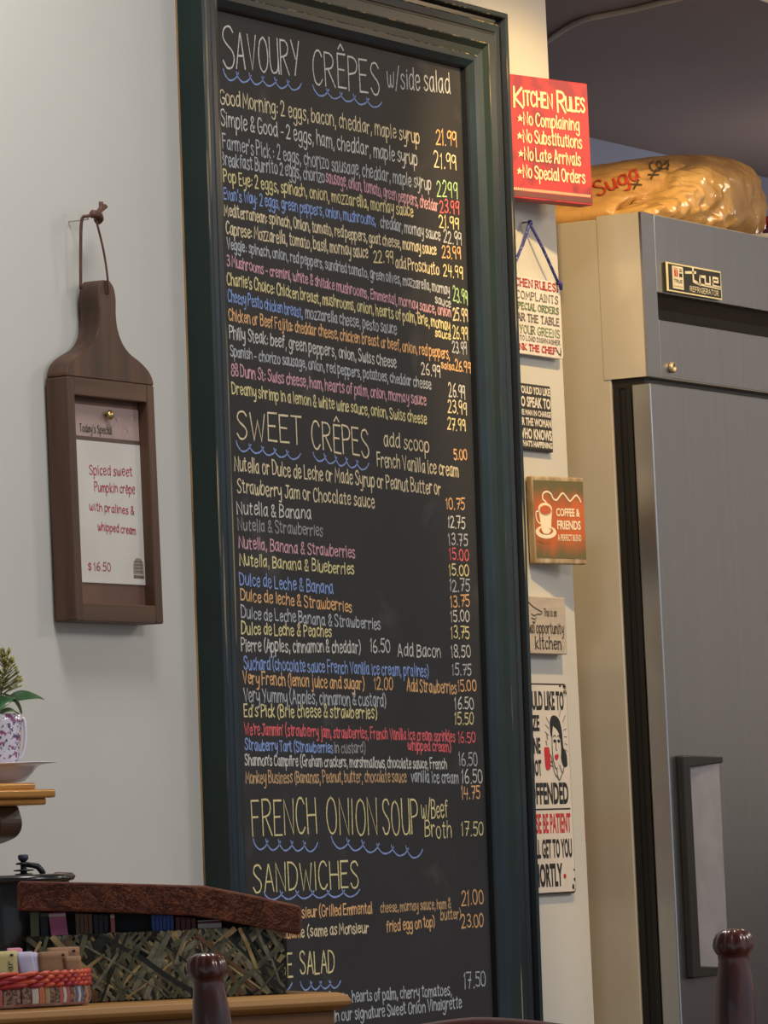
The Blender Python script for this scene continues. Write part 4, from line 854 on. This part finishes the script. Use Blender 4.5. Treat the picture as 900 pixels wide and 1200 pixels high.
leaf(pl_(6, 823), pl_(52, 820), .0105, (0.4, -.6, 1), M_leaf)
leaf(pl_(0, 812, .01), pl_(26, 842, -.01), .010, (.3, -.3, 1), M_leaf2)
leaf(pl_(-4, 836, -.02), pl_(18, 818, -.02), .010, (0, -.2, 1), M_leaf)
leaf(pl_(-2, 820, .0), pl_(-40, 800), .011, (0, -.2, 1), M_leaf)
leaf(pl_(-2, 838, -.02), pl_(24, 839, -.03), .006, (0, -.5, 1), M_leaf2)
mb = MB(); st0 = pl_(-4, 838); mb.tube(smoothpath([Vector((-.004, 0, 0)), pl_(-2, 820), pl_(2, 800)], 5), .0022, 8); mb.build('stem', M('stem_green', (96, 108, 66), .6), plo, smooth=True)
mbs, mbb = MB(), MB()
rnd = random.Random(5)
apex = pl_(7, 767); b0 = pl_(1, 812)
for k in range(110):
    t = rnd.random()**.8; ring = (1-t)*.027+.004; a = rnd.uniform(0, 2*math.pi)
    c = b0.lerp(apex, t)
    e_ = c+Vector((math.cos(a)*ring, math.sin(a)*ring*.8, .003+.004*rnd.random()))
    mbs.tube([c+Vector((0, 0, -.006)), e_], .0006, 4)
    d = (e_-c).normalized()+Vector((0, 0, .5)); mbb.tube([e_-d*.001, e_+d*.0016, e_+d*.0032], [.0007, .0013, .0006], 6)
mbs.build('flower_stalks', M('stalk_olive', (116, 112, 62), .6), plo)['kind'] = 'stuff'
mbb.build('buds', M('bud_yellow', (176, 172, 98), .55, col2=(132, 130, 74), scale=160), plo, smooth=True)['kind'] = 'stuff'

# ------------------------------------------------------------------ counter with tea chest, sugar basket and canister
CA = math.radians(-43)
cn = DP(413, 1174.7, 5.6)
CTZ = DP(399, 1163, 5.6).z
ct_ = empty('wooden_counter', 'golden oak counter top on a cabinet at the lower left', 'counter', (cn.x, cn.y, 0), CA)
CR = Matrix.Translation(Vector((cn.x, cn.y, CTZ))) @ Matrix.Rotation(CA, 4, 'Z')
CI = CR.inverted()
def CL(px, py, v):                       # photo point to counter coordinates on the plane at depth v behind the front edge
    o = CI @ CAM; d = CI.to_3x3() @ ray(px, py); t = (v-o.y)/d.y; return o+d*t
M_oak = M('oak', (178, 134, 80), .42, col2=(150, 106, 60), scale=18, stretch=(.06, 1, 1), detail=6)
M_oakd = M('oak_dark', (138, 96, 56), .5, col2=(116, 78, 46), scale=18, stretch=(.06, 1, 1), detail=6)
CLn, CDp = .50, .40
tp = [(0.0125, 0.0), (.004, -.003), (0, -.0095), (.0015, -.0135), (.006, -.0165), (.013, -.0195)]
mb = MB(); rows = []
for ins, z in tp: rows.append([(-CLn, ins, CTZ+z), (-ins, ins, CTZ+z), (-ins, CDp, CTZ+z), (-CLn, CDp, CTZ+z)])
vs = [p for r in rows for p in r]; fs = [(0, 1, 2, 3), tuple(len(vs)-4+i for i in (3, 2, 1, 0))]
for i in range(len(rows)-1): fs += [(4*i+j, 4*i+4+j, 4*i+4+(j+1) % 4, 4*i+(j+1) % 4) for j in range(4)]
mb.add(vs, fs); mb.build('counter_top', M_oak, ct_, bevel=.0008)
mb = MB(); mb.box((-CLn+.01, .016, 0), (-.016, CDp-.01, CTZ-.0195)); mb.build('cabinet_body', M_oakd, ct_, bevel=.002)
mb = MB(); mb.box((-CLn+.04, .006, .10), (-.275, .0165, CTZ-.10)); mb.build('door', M_oakd, ct_, bevel=.004)
mb = MB(); mb.box((-.255, .006, .10), (-.04, .0165, CTZ-.10)); mb.build('door', M_oakd, ct_, bevel=.004)
for kx_ in (-.30, -.23):
    mb = MB(); mb.lathe([(.006, 0), (.005, .008), (.012, .014), (.010, .022), (.0, .024)], 20); mb.build('knob', M('pin_brass', (206, 176, 116)), ct_, loc=(kx_, .0062, CTZ-.24), rot=(math.pi/2, 0, 0), smooth=True)

def onct(name, label, cat, x, y, group=None, rz=0.0):
    p = CR @ Vector((x, y, 0.0006)); return empty(name, label, cat, tuple(p), CA+rz, group)
# tea chest woven from leaf strips
BV = .14
TR = CR @ Matrix.Translation((CL(34, 1180, BV).x, BV, .0006)) @ Matrix.Rotation(math.radians(-16), 4, 'Z')
TI = TR.inverted()
def CT(px, py, v):
    o = TI @ CAM; d = TI.to_3x3() @ ray(px, py); t = (v-o.y)/d.y; return o+d*t
TBW, TBD, TBH = CT(335, 1165, 0).x, .105, CT(200, 1090, 0).z
tc_ = empty('tea_chest', 'woven dark leaf strip tea box with a reddish bark lid on the oak counter', 'tea box', tuple(TR.translation), CA+math.radians(-16))
M_core = M('chest_core', (22, 22, 18), .7, scale=30)
mb = MB(); t_ = .006
mb.box((0, 0, 0), (TBW, t_, TBH)); mb.box((0, TBD-t_, 0), (TBW, TBD, TBH)); mb.box((0, t_, 0), (t_, TBD-t_, TBH)); mb.box((TBW-t_, t_, 0), (TBW, TBD-t_, TBH)); mb.box((t_, t_, 0), (TBW-t_, TBD-t_, t_))
mb.build('chest_walls', M_core, tc_)
strip_m = [M('leaf_olive', (104, 104, 76), .5, col2=(68, 70, 52), scale=90), M('leaf_tan', (182, 160, 110), .5, col2=(136, 114, 76), scale=90), M('leaf_grey', (138, 134, 112), .5, col2=(98, 96, 80), scale=90), M('leaf_dark', (36, 38, 28), .5, col2=(28, 30, 24), scale=90), M('leaf_brown', (116, 84, 54), .5, col2=(86, 62, 42), scale=90)]
mb = MB(); rnd = random.Random(21)
def clip(p, d, L, w, h):
    lo, hi = -L, L
    for pc, dc, m_ in ((p[0], d[0], w), (p[1], d[1], h)):
        if abs(dc) < 1e-6: continue
        a, c = (0.001-pc)/dc, (m_-.001-pc)/dc
        lo, hi = max(lo, min(a, c)), min(hi, max(a, c))
    return lo, hi
def weave(place, w, h, n):
    for k in range(n):
        p = (rnd.uniform(0, w), rnd.uniform(0, h)); a = rnd.choice((1, -1))*rnd.uniform(.55, 1.35)
        d = (math.cos(a), math.sin(a)); lo, hi = clip(p, d, rnd.uniform(.025, .07), w, h)
        if hi-lo < .012: continue
        wid = rnd.uniform(.0018, .0062); yy = .0004+rnd.random()*.0035
        q = [Vector((p[0]+d[0]*t, p[1]+d[1]*t)) for t in (lo, (lo*2+hi)/3, (lo+hi*2)/3, hi)]
        nn = Vector((-d[1], d[0])); bow = rnd.uniform(-.002, .002); q[1] += nn*bow; q[2] += nn*bow
        ribbon(mb, q, wid, lambda v: place(v, yy), rnd.choices(range(5), (4, 4, 3, 4, 1))[0], .3, 0)
weave(lambda v, y: Vector((v.x, -y, v.y)), TBW, TBH, 235)
weave(lambda v, y: Vector((TBW+y, v.x, v.y)), TBD, TBH, 110)
weave(lambda v, y: Vector((-y, v.x, v.y)), TBD, TBH, 110)
mb.build('woven_leaf', strip_m, tc_, fix=False)
# inner liner that carries the lid
lb_ = [CT(x, y, -.012) for x, y in ((30, 1066.5), (122, 1068), (226, 1072), (300, 1085.5))]
mb = MB(); mb.prism([(.022, t_), (lb_[-1].x, t_)]+[(p.x if i else lb_[0].x, p.z+.0012) for i, p in reversed(list(enumerate(lb_)))]+[(.022, lb_[0].z)], .04, TBD-.012); mb.build('inner_liner', M('liner_dark', (26, 24, 26), .6, scale=20), tc_)
# bark lid: slab with a bent right end
lp = [(20, 1067), (120, 1069), (225, 1073), (290, 1084), (350, 1096), (353.5, 1092), (353.5, 1064), (350, 1061.5), (295, 1049), (238, 1038), (130, 1035), (24, 1032.5), (20, 1035)]
pts = [CT(x, y, -.012) for x, y in lp]
mb = MB(); mb.prism([(p.x, p.z) for p in pts], -.012, TBD+.006); M_bark = M('bark', (118, 64, 42), .75, col2=(84, 42, 30), scale=60, bump=.6, bscale=140, detail=6, bdist=.003)
lid = mb.build('lid', M_bark, tc_, bevel=.003)
top = [CT(x, y, -.012) for x, y in ((22, 1034), (130, 1036), (238, 1039.5), (352, 1063.5))]; bot = [CT(x, y, -.012) for x, y in ((22, 1066), (122, 1068), (226, 1072), (350, 1095))]
def lerpx(arr, x):
    for i in range(len(arr)-1):
        if arr[i].x <= x <= arr[i+1].x: t = (x-arr[i].x)/(arr[i+1].x-arr[i].x); return arr[i].z*(1-t)+arr[i+1].z*t
    return arr[-1].z if x > arr[-1].x else arr[0].z
mb = MB()
for k in range(700):
    x = rnd.uniform(top[0].x+.002, top[-1].x-.003); za, zc = lerpx(bot, x), lerpx(top, x)
    a = rnd.uniform(-1.2, 1.2) if rnd.random() < .7 else rnd.uniform(0, 3.1); L_ = rnd.uniform(.004, .016); c = Vector((x, rnd.uniform(za, zc)))
    q = []
    for t in (-1, -.3, .4, 1):
        v = c+Vector((math.cos(a)*L_*t, math.sin(a)*L_*t+.0012*math.sin(3*t))); v.x = min(top[-1].x-.002, max(top[0].x+.001, v.x)); v.y = min(lerpx(top, v.x)-.001, max(lerpx(bot, v.x)+.001, v.y)); q.append(v)
    ribbon(mb, q, rnd.uniform(.0003, .0008), lambda v: Vector((v.x, -.0124, v.y)), rnd.choice((0, 1, 1)), 0, 0)
mb.build('fibres', [M('fibre_light', (152, 94, 66), .8), M('fibre_dark', (78, 38, 28), .8)], lid, fix=False)['kind'] = 'stuff'

# tea sachets standing in the chest, between its woven front and the liner
def sachet(px0, px1, ytop, v, name, label, mat, group=None, lean=0.0, stripe=None):
    a, c = CT(px0, 1090, v), CT(px1, 1090, v); z1 = CT((px0+px1)/2, ytop, v).z
    o = empty(name, label, 'tea sachet', tuple(TR @ Vector(((a.x+c.x)/2, v, 0))), CA+math.radians(-16), group)
    w = (c.x-a.x)/2; mb = MB()
    pts_ = [(-w, t_), (w, t_), (w+lean, z1), (-w+lean, z1)]
    mb.prism(pts_, -.0012, .0012); mb.build('envelope', mat, o, bevel=.0006)
    mb = MB(); mb.prism([(-w+lean*.96, z1*.955), (w+lean*.96, z1*.955), (w+lean, z1*.985), (-w+lean, z1*.985)], -.0015, .0015); mb.build('crimp', stripe or mat, o)
    return o
SV = .016
M_pk = M('sachet_pink', (172, 84, 122), .4, scale=60); M_br = M('sachet_brown', (116, 82, 50), .5, col2=(92, 62, 40), scale=60); M_bl = M('sachet_blue', (38, 76, 158), .4, scale=60); M_dk = M('sachet_dark', (40, 38, 44), .5); M_mr = M('sachet_maroon', (104, 40, 40), .5); M_wt = M('sachet_white', (196, 184, 184), .5); M_rs = M('sachet_salmon', (186, 104, 92), .5); M_gn = M('sachet_green', (92, 100, 62), .5)
sachet(36, 46, 1069, SV, 'tea_sachet', 'olive green tea sachet at the left end of the woven box', M_gn)
sachet(48, 57, 1069, SV+.004, 'tea_sachet', 'dark tea sachet just left of the pink one in the box', M_dk, stripe=M_gn)
sachet(66, 86, 1069, SV-.004, 'tea_sachet', 'pink tea sachet tilted in the woven box', M_pk, lean=-.008, stripe=M_wt)
for i in range(4): sachet(89+5*i, 93.5+5*i, 1070+.3*i, SV, 'tea_sachet', 'thin brown tea sachet in the row right of the pink one', M_br, group='brown tea sachets')
for i in range(3): sachet(110+6*i, 115.5+6*i, 1071+.3*i, SV+.003, 'tea_sachet', 'thin dark tea sachet between the brown and salmon sachets', M_dk, group='dark tea sachets')
sachet(130, 135, 1071, SV-.003, 'tea_sachet', 'narrow salmon striped tea sachet in the middle of the box', M_rs, stripe=M_wt)
for i in range(6): sachet(178+4.4*i, 182+4.4*i, 1071.5+.2*i, SV, 'tea_sachet', 'bright blue tea sachet in the row right of the middle', M_bl, group='blue tea sachets')
for i in range(4): sachet(206+6.2*i, 211.5+6.2*i, 1074+.5*i, SV, 'tea_sachet', 'maroon tea sachet in the row right of the blue ones', M_mr, group='maroon tea sachets')
sachet(232, 260, 1078, SV-.004, 'tea_sachet', 'white tea sachet near the bend of the lid', M_wt, stripe=M_mr)

# red paper basket of sugar packets
KV = .075-.045
k1 = CL(104, 1180, KV); KX1 = k1.x; KRX, KRY = .085, .027
bk = onct('sugar_basket', 'small red woven paper basket holding sugar packets, front left of the counter', 'basket', KX1-KRX, KV+.012)
kzt = CL(80, 1138.5, KV).z; kzm = CL(80, 1155, KV).z
def oval(a, k=1.0, n=3.2):
    c, s = math.cos(a), math.sin(a); return Vector((KRX*k*math.copysign(abs(c)**(2/n), c), KRY*k*math.copysign(abs(s)**(2/n), s), 0))
mb = MB(); n = 56
prof_ = [(.93, .0), (.97, .002), (.99, kzt), (.93, kzt), (.92, .004), (0, .003)]
vs = [oval(2*math.pi*j/n, k)+Vector((0, 0, z)) for k, z in prof_ for j in range(n)]
fs = [(i*n+j, i*n+(j+1) % n, (i+1)*n+(j+1) % n, (i+1)*n+j) for i in range(len(prof_)-1) for j in range(n)]+[tuple(range(n-1, -1, -1))]
mb.add(vs, fs); mb.build('basket_wall', M('basket_brown', (122, 72, 58), .7, col2=(150, 112, 92), scale=90), bk, smooth=False)
M_r1 = M('paper_red', (196, 56, 52), .45, col2=(164, 40, 44), scale=90, coat=.3); M_r2 = M('paper_orange', (214, 92, 62), .45, col2=(196, 68, 50), scale=90, coat=.3); M_r3 = M('paper_rose', (176, 52, 66), .45, scale=90, coat=.3)
mb = MB()
for row in range(4):
    z = kzm+(kzt-kzm)*(row+.5)/4*1.05; nn = 44
    for j in range(nn):
        a = 2*math.pi*(j+.5*(row % 2))/nn
        ps = [oval(a+s*math.pi/nn*1.15, 1.0)*(1.0)+Vector((0, 0, z+.0018*s)) for s in (-1, -.4, .4, 1)]
        bul = [1.01, 1.04, 1.04, 1.01]; ps = [Vector((p.x*b_, p.y*b_*1.01, p.z)) for p, b_ in zip(ps, bul)]
        mb.tube(ps, [.0012, .0030, .0030, .0012], 6, (1, 0, 2, 1)[(row*2+(0 if row == 3 else j)) % 4] if row < 3 else 1)
mb.build('woven_rim', [M_r1, M_r2, M_r3], bk, smooth=True)
st_m = [M('strip_rose', (188, 92, 88), .5), M('strip_blue', (96, 104, 150), .5), M('strip_white', (206, 192, 176), .5), M('strip_tan', (176, 142, 100), .5), M('strip_orange', (204, 112, 72), .5), M('strip_print', (156, 120, 98), .6, col2=(92, 58, 50), scale=260, lo=.45, hi=.55)]
mb = MB(); seq = [5, 5, 0, 2, 0, 5, 5, 1, 2, 1, 5, 5, 3, 0, 5, 5, 2, 4, 3]
nn = 95
for j in range(nn):
    a = 2*math.pi*j/nn; m_ = seq[j % len(seq)]
    c0, c1 = oval(a-math.pi/nn*.9, 1.015), oval(a+math.pi/nn*.9, 1.015)
    mid = (c0+c1)/2*1.02
    vs = []
    for z in (.003, kzm*.5, kzm+.001):
        bq = 1.0+(.02 if z == kzm*.5 else 0)
        vs += [Vector((p.x*bq, p.y*bq, z)) for p in (c0, mid, c1)]
    mb.add(vs, [(0, 1, 4, 3), (1, 2, 5, 4), (3, 4, 7, 6), (4, 5, 8, 7)], m_)
mb.build('woven_strips', st_m, bk, smooth=True, fix=False)
mb = MB(); mb.tube([oval(2*math.pi*j/48, 1.0)+Vector((0, 0, .0025)) for j in range(49)], .0022, 6); mb.build('foot_coil', M('basket_brown', (122, 72, 58)), bk, smooth=True)
def packet(px, ytop, w, v, label, mat, group, tilt=0.0, holes=0, text=None, yaw=0.0):
    p = CL(px, ytop, v); h = p.z-.005
    o = onct('sugar_packet', label, 'sugar packet', p.x, v, group, yaw)
    mb = MB(); nx, nz = 6, 8; vs = []
    for sgn in (-1, 1):
        for i in range(nz+1):
            for j in range(nx+1):
                fx, fz = j/nx, i/nz
                vs.append(((fx-.5)*w+tilt*(fz-1)*h, sgn*(.0003+.0018*math.sin(math.pi*fx)*math.sin(math.pi*min(1, fz*1.12))), .005+fz*h))
    m1 = (nx+1)*(nz+1); fs = []
    for sgn in (0, 1):
        for i in range(nz):
            for j in range(nx):
                a = sgn*m1+i*(nx+1)+j; fs.append((a, a+1, a+nx+2, a+nx+1))
    for i in range(nz): fs += [(i*(nx+1), (i+1)*(nx+1), m1+(i+1)*(nx+1), m1+i*(nx+1)), (i*(nx+1)+nx, (i+1)*(nx+1)+nx, m1+(i+1)*(nx+1)+nx, m1+i*(nx+1)+nx)]
    for j in range(nx): fs += [(nz*(nx+1)+j, nz*(nx+1)+j+1, m1+nz*(nx+1)+j+1, m1+nz*(nx+1)+j), (j, j+1, m1+j+1, m1+j)]
    mb.add(vs, fs); mb.build('envelope', mat, o, smooth=True)
    if holes:
        mb = MB(); mb.box((w*.28, -.0011, .005+h*.90), (w*.37, -.0004, .005+h*.94)); mb.build('notch', M_black, o)
    if text:
        mb = MB(); write(mb, text, lambda q: Vector((w*.33-q.y, -.0024, .005+h*.30+q.x)), h*.5, w*.16, .0009); mb.build('print', M_black, o, fix=False)
    return o
M_yl = M('packet_yellow', (206, 190, 128), .5); M_pkk = M('packet_pink', (212, 132, 148), .5); M_ll = M('packet_lilac', (200, 190, 214), .5, col2=(190, 180, 206)); M_bn = M('packet_brown', (158, 116, 82), .6, col2=(142, 102, 72), scale=50)
PV = KV+.010
packet(1, 1115.5, .036, PV-.001, 'yellow sugar packet with a printed side at the left of the red basket', M_yl, None, holes=1, text='sugar')
for i in range(2): packet(16+2.2*i, 1111.5+i, .015, PV+.001+.004*i, 'pink sugar packet between yellow and lilac ones', M_pkk, 'pink sugar packets', .05)
for i in range(4): packet(28+4.6*i, 1116.0+.7*i, .018, PV-.001+.0035*i, 'lilac white sugar packet in the middle of the basket', M_ll, 'lilac sugar packets', -.18)
packet(62, 1115.5, .034, PV+.001, 'brown sugar packet behind the lilac ones, lower of the brown pair', M_bn, None, -.04, holes=1)
packet(74, 1110.5, .036, PV+.008, 'taller brown sugar packet at the right back of the basket', M_bn, None, -.02, holes=1)
packet(85, 1121, .018, PV-.002, 'small brown sugar packet edge at the right of the basket', M_bn, None, -.04)

# black canister with lever lid
NV = .335
c1 = CL(82, 1028, NV); NR = .062
can = onct('canister', 'black metal canister with a crank and knob on its lid behind the tea box', 'canister', c1.x-NR, NV)
zc = CL(40, 1027, NV).z
mb = MB(); mb.lathe([(NR-.006, 0), (NR-.003, .004), (NR-.003, zc-.006), (NR-.004, zc-.004)], 44); mb.build('body', M('canister_black', (18, 18, 20), .3, scale=20, coat=.4), can, smooth=True)
mb = MB(); mb.lathe([(NR, zc-.007), (NR+.001, zc-.004), (NR-.001, zc), (NR*.8, zc+.0015), (0, zc+.002)], 44); mb.build('lid', M('canister_black', (18, 18, 20)), can, smooth=True)
def cc(px, py): return CL(px, py, NV)-Vector((c1.x-NR, NV, 0))
M_iron = M('iron', (52, 52, 56), .4, .6, col2=(40, 40, 44), scale=40)
s0 = cc(28, 1026)
mb = MB()
mb.lathe([(.010, zc+.001), (.010, zc+.003), (.004, zc+.0035), (.004, zc+.0055), (.0115, zc+.006), (.0115, zc+.0075), (.0035, zc+.008), (.0035, zc+.013), (.009, zc+.0135), (.008, zc+.0155), (.003, zc+.016), (.0028, zc+.019), (0, zc+.019)], 20, center=(s0.x, 0, 0)); mb.build('spindle', M_iron, can, smooth=True)
zt3 = cc(27, 1002).z
mb = MB(); mb.lathe([(.003, zc+.018), (.0035, zt3-.008), (.0060, zt3-.005), (.0060, zt3-.001), (.004, zt3), (0, zt3)], 20, center=(s0.x, 0, 0)); mb.build('knob', M('knob_blue', (52, 54, 72), .4, scale=30), can, smooth=True)
mb = MB(); mb.tube(smoothpath([cc(29, 1014), cc(38, 1014.5), cc(45, 1017), cc(51, 1024), cc(52, 1026)], 5), [.0024]*4+[.0026]*30, 8) if False else mb.tube([cc(28, 1013.5), cc(38, 1014.5), cc(44, 1016), cc(48, 1020), cc(51, 1025)], [.0030, .0032, .0036, .0036, .0034], 10); mb.build('crank', M_iron, can, smooth=True)
mb = MB(); mb.tube([cc(62, 1028), cc(66, 1027), cc(84, 1027.5), cc(87, 1029)], [.003, .0045, .0045, .003], 12); mb.build('clasp', M('clasp_brown', (92, 62, 52), .45, scale=40), can, smooth=True)

# ------------------------------------------------------------------ chair in the foreground (its back posts and crest rail reach into the photograph)
DCH = 4.4
cl, crr = DP(240.5, 1115, DCH), DP(858.5, 1090, DCH)
mid = (cl+crr)/2
ang = math.atan2(crr.y-cl.y, crr.x-cl.x)
hwc = ((crr-cl).length)/2; zct = mid.z
chr_ = empty('wooden_chair', 'reddish brown lacquered wooden chair with two knobbed back posts in the foreground', 'chair', (mid.x, mid.y, 0), ang)
M_mah = M('mahogany', (92, 42, 34), .30, col2=(54, 26, 30), scale=40, stretch=(1, 1, .25), coat=.35, detail=6)
sc_ = DCH/FPX
def post(sx, tilt):
    mb = MB(); L_ = zct-.44
    pr_ = [(.0010, 0), (.008, -.0006), (.0135, -.0035), (.0162, -.009), (.0168, -.015), (.0160, -.019), (.0148, -.021), (.0135, -.0225), (.0132, -.027), (.0140, -.034), (.0156, -.046), (.0168, -.060), (.0176, -.080), (.0180, -.11), (.0170, -.14), (.0150, -.17), (.0165, -.20), (.0180, -.26), (.0160, -.32), (.0140, -.38), (.0150, -L_+.02), (.0140, -L_)]
    def mod(a, i, z): return 1+(.13*abs(math.cos(5*a))-.07 if -.0175 < z < -.0005 else 0)
    mb.lathe(pr_, 60, mod=mod)
    mb.v = [(v[0]-sx*tilt*(-v[2])*1.0, v[1]-.10*(-v[2]), v[2]) for v in mb.v]
    mb.build('back_post', M_mah, chr_, loc=(sx*hwc, 0, zct), smooth=True)
post(-1, .06); post(1, .02)
# crest rail, arched between the posts
ca = DP(540, 1193.5, DCH); zc_ = ca.z
mb = MB(); N_ = 40; vs = []
for i in range(N_+1):
    x = (-1+2*i/N_)*(hwc-.015); f = x/(hwc-.015)
    zt2 = zc_-.045*abs(f)**1.6-(.018 if abs(f) > .93 else 0); bow = .03*(1-f*f)
    for y, z in ((-.011, zt2-.004), (-.007, zt2), (.007, zt2), (.011, zt2-.004), (.011, zt2-.075), (-.011, zt2-.075)): vs.append((x, y+bow-.012, z))
fs = [(6*i+j, 6*i+(j+1) % 6, 6*i+6+(j+1) % 6, 6*i+6+j) for i in range(N_) for j in range(6)]+[(5, 4, 3, 2, 1, 0), tuple(6*N_+j for j in range(6))]
mb.add(vs, fs); mb.build('crest_rail', M('mahogany_rail', (92, 48, 42), .6, col2=(64, 34, 32), scale=40, stretch=(.25, 1, 1)), chr_, smooth=False, bevel=.002)
seat_y = -.02
for i in range(5):
    x = -.14+.07*i; mb = MB(); f = x/hwc
    mb.tube([(x, .018-.012+.03*(1-f*f)-.004, zc_-.07), (x*.95, .03, .62), (x*.92, -.035, .44)], [.006, .009, .007], 12); mb.build('spindle', M_mah, chr_, smooth=True)
mb = MB(); q = roundrect(-.215, -.42, .215, .02, .07); n = len(q)
mb.add([(x, y, .43) for x, y in q]+[(x, y, .455) for x, y in q], [tuple(range(n-1, -1, -1)), tuple(range(n, 2*n))]+[(i, (i+1) % n, (i+1) % n+n, i+n) for i in range(n)]); mb.build('seat', M_mah, chr_, bevel=.006, seg=3)
for sx in (-1, 1):
    for sy in (-.36, -.04):
        mb = MB(); mb.tube([(sx*.15, sy, .44), (sx*.165, sy+(.01 if sy > -.2 else -.01), .25), (sx*.185, sy+(.03 if sy > -.2 else -.03), 0)], [.016, .02, .013], 16); mb.build('leg', M_mah, chr_, smooth=True)
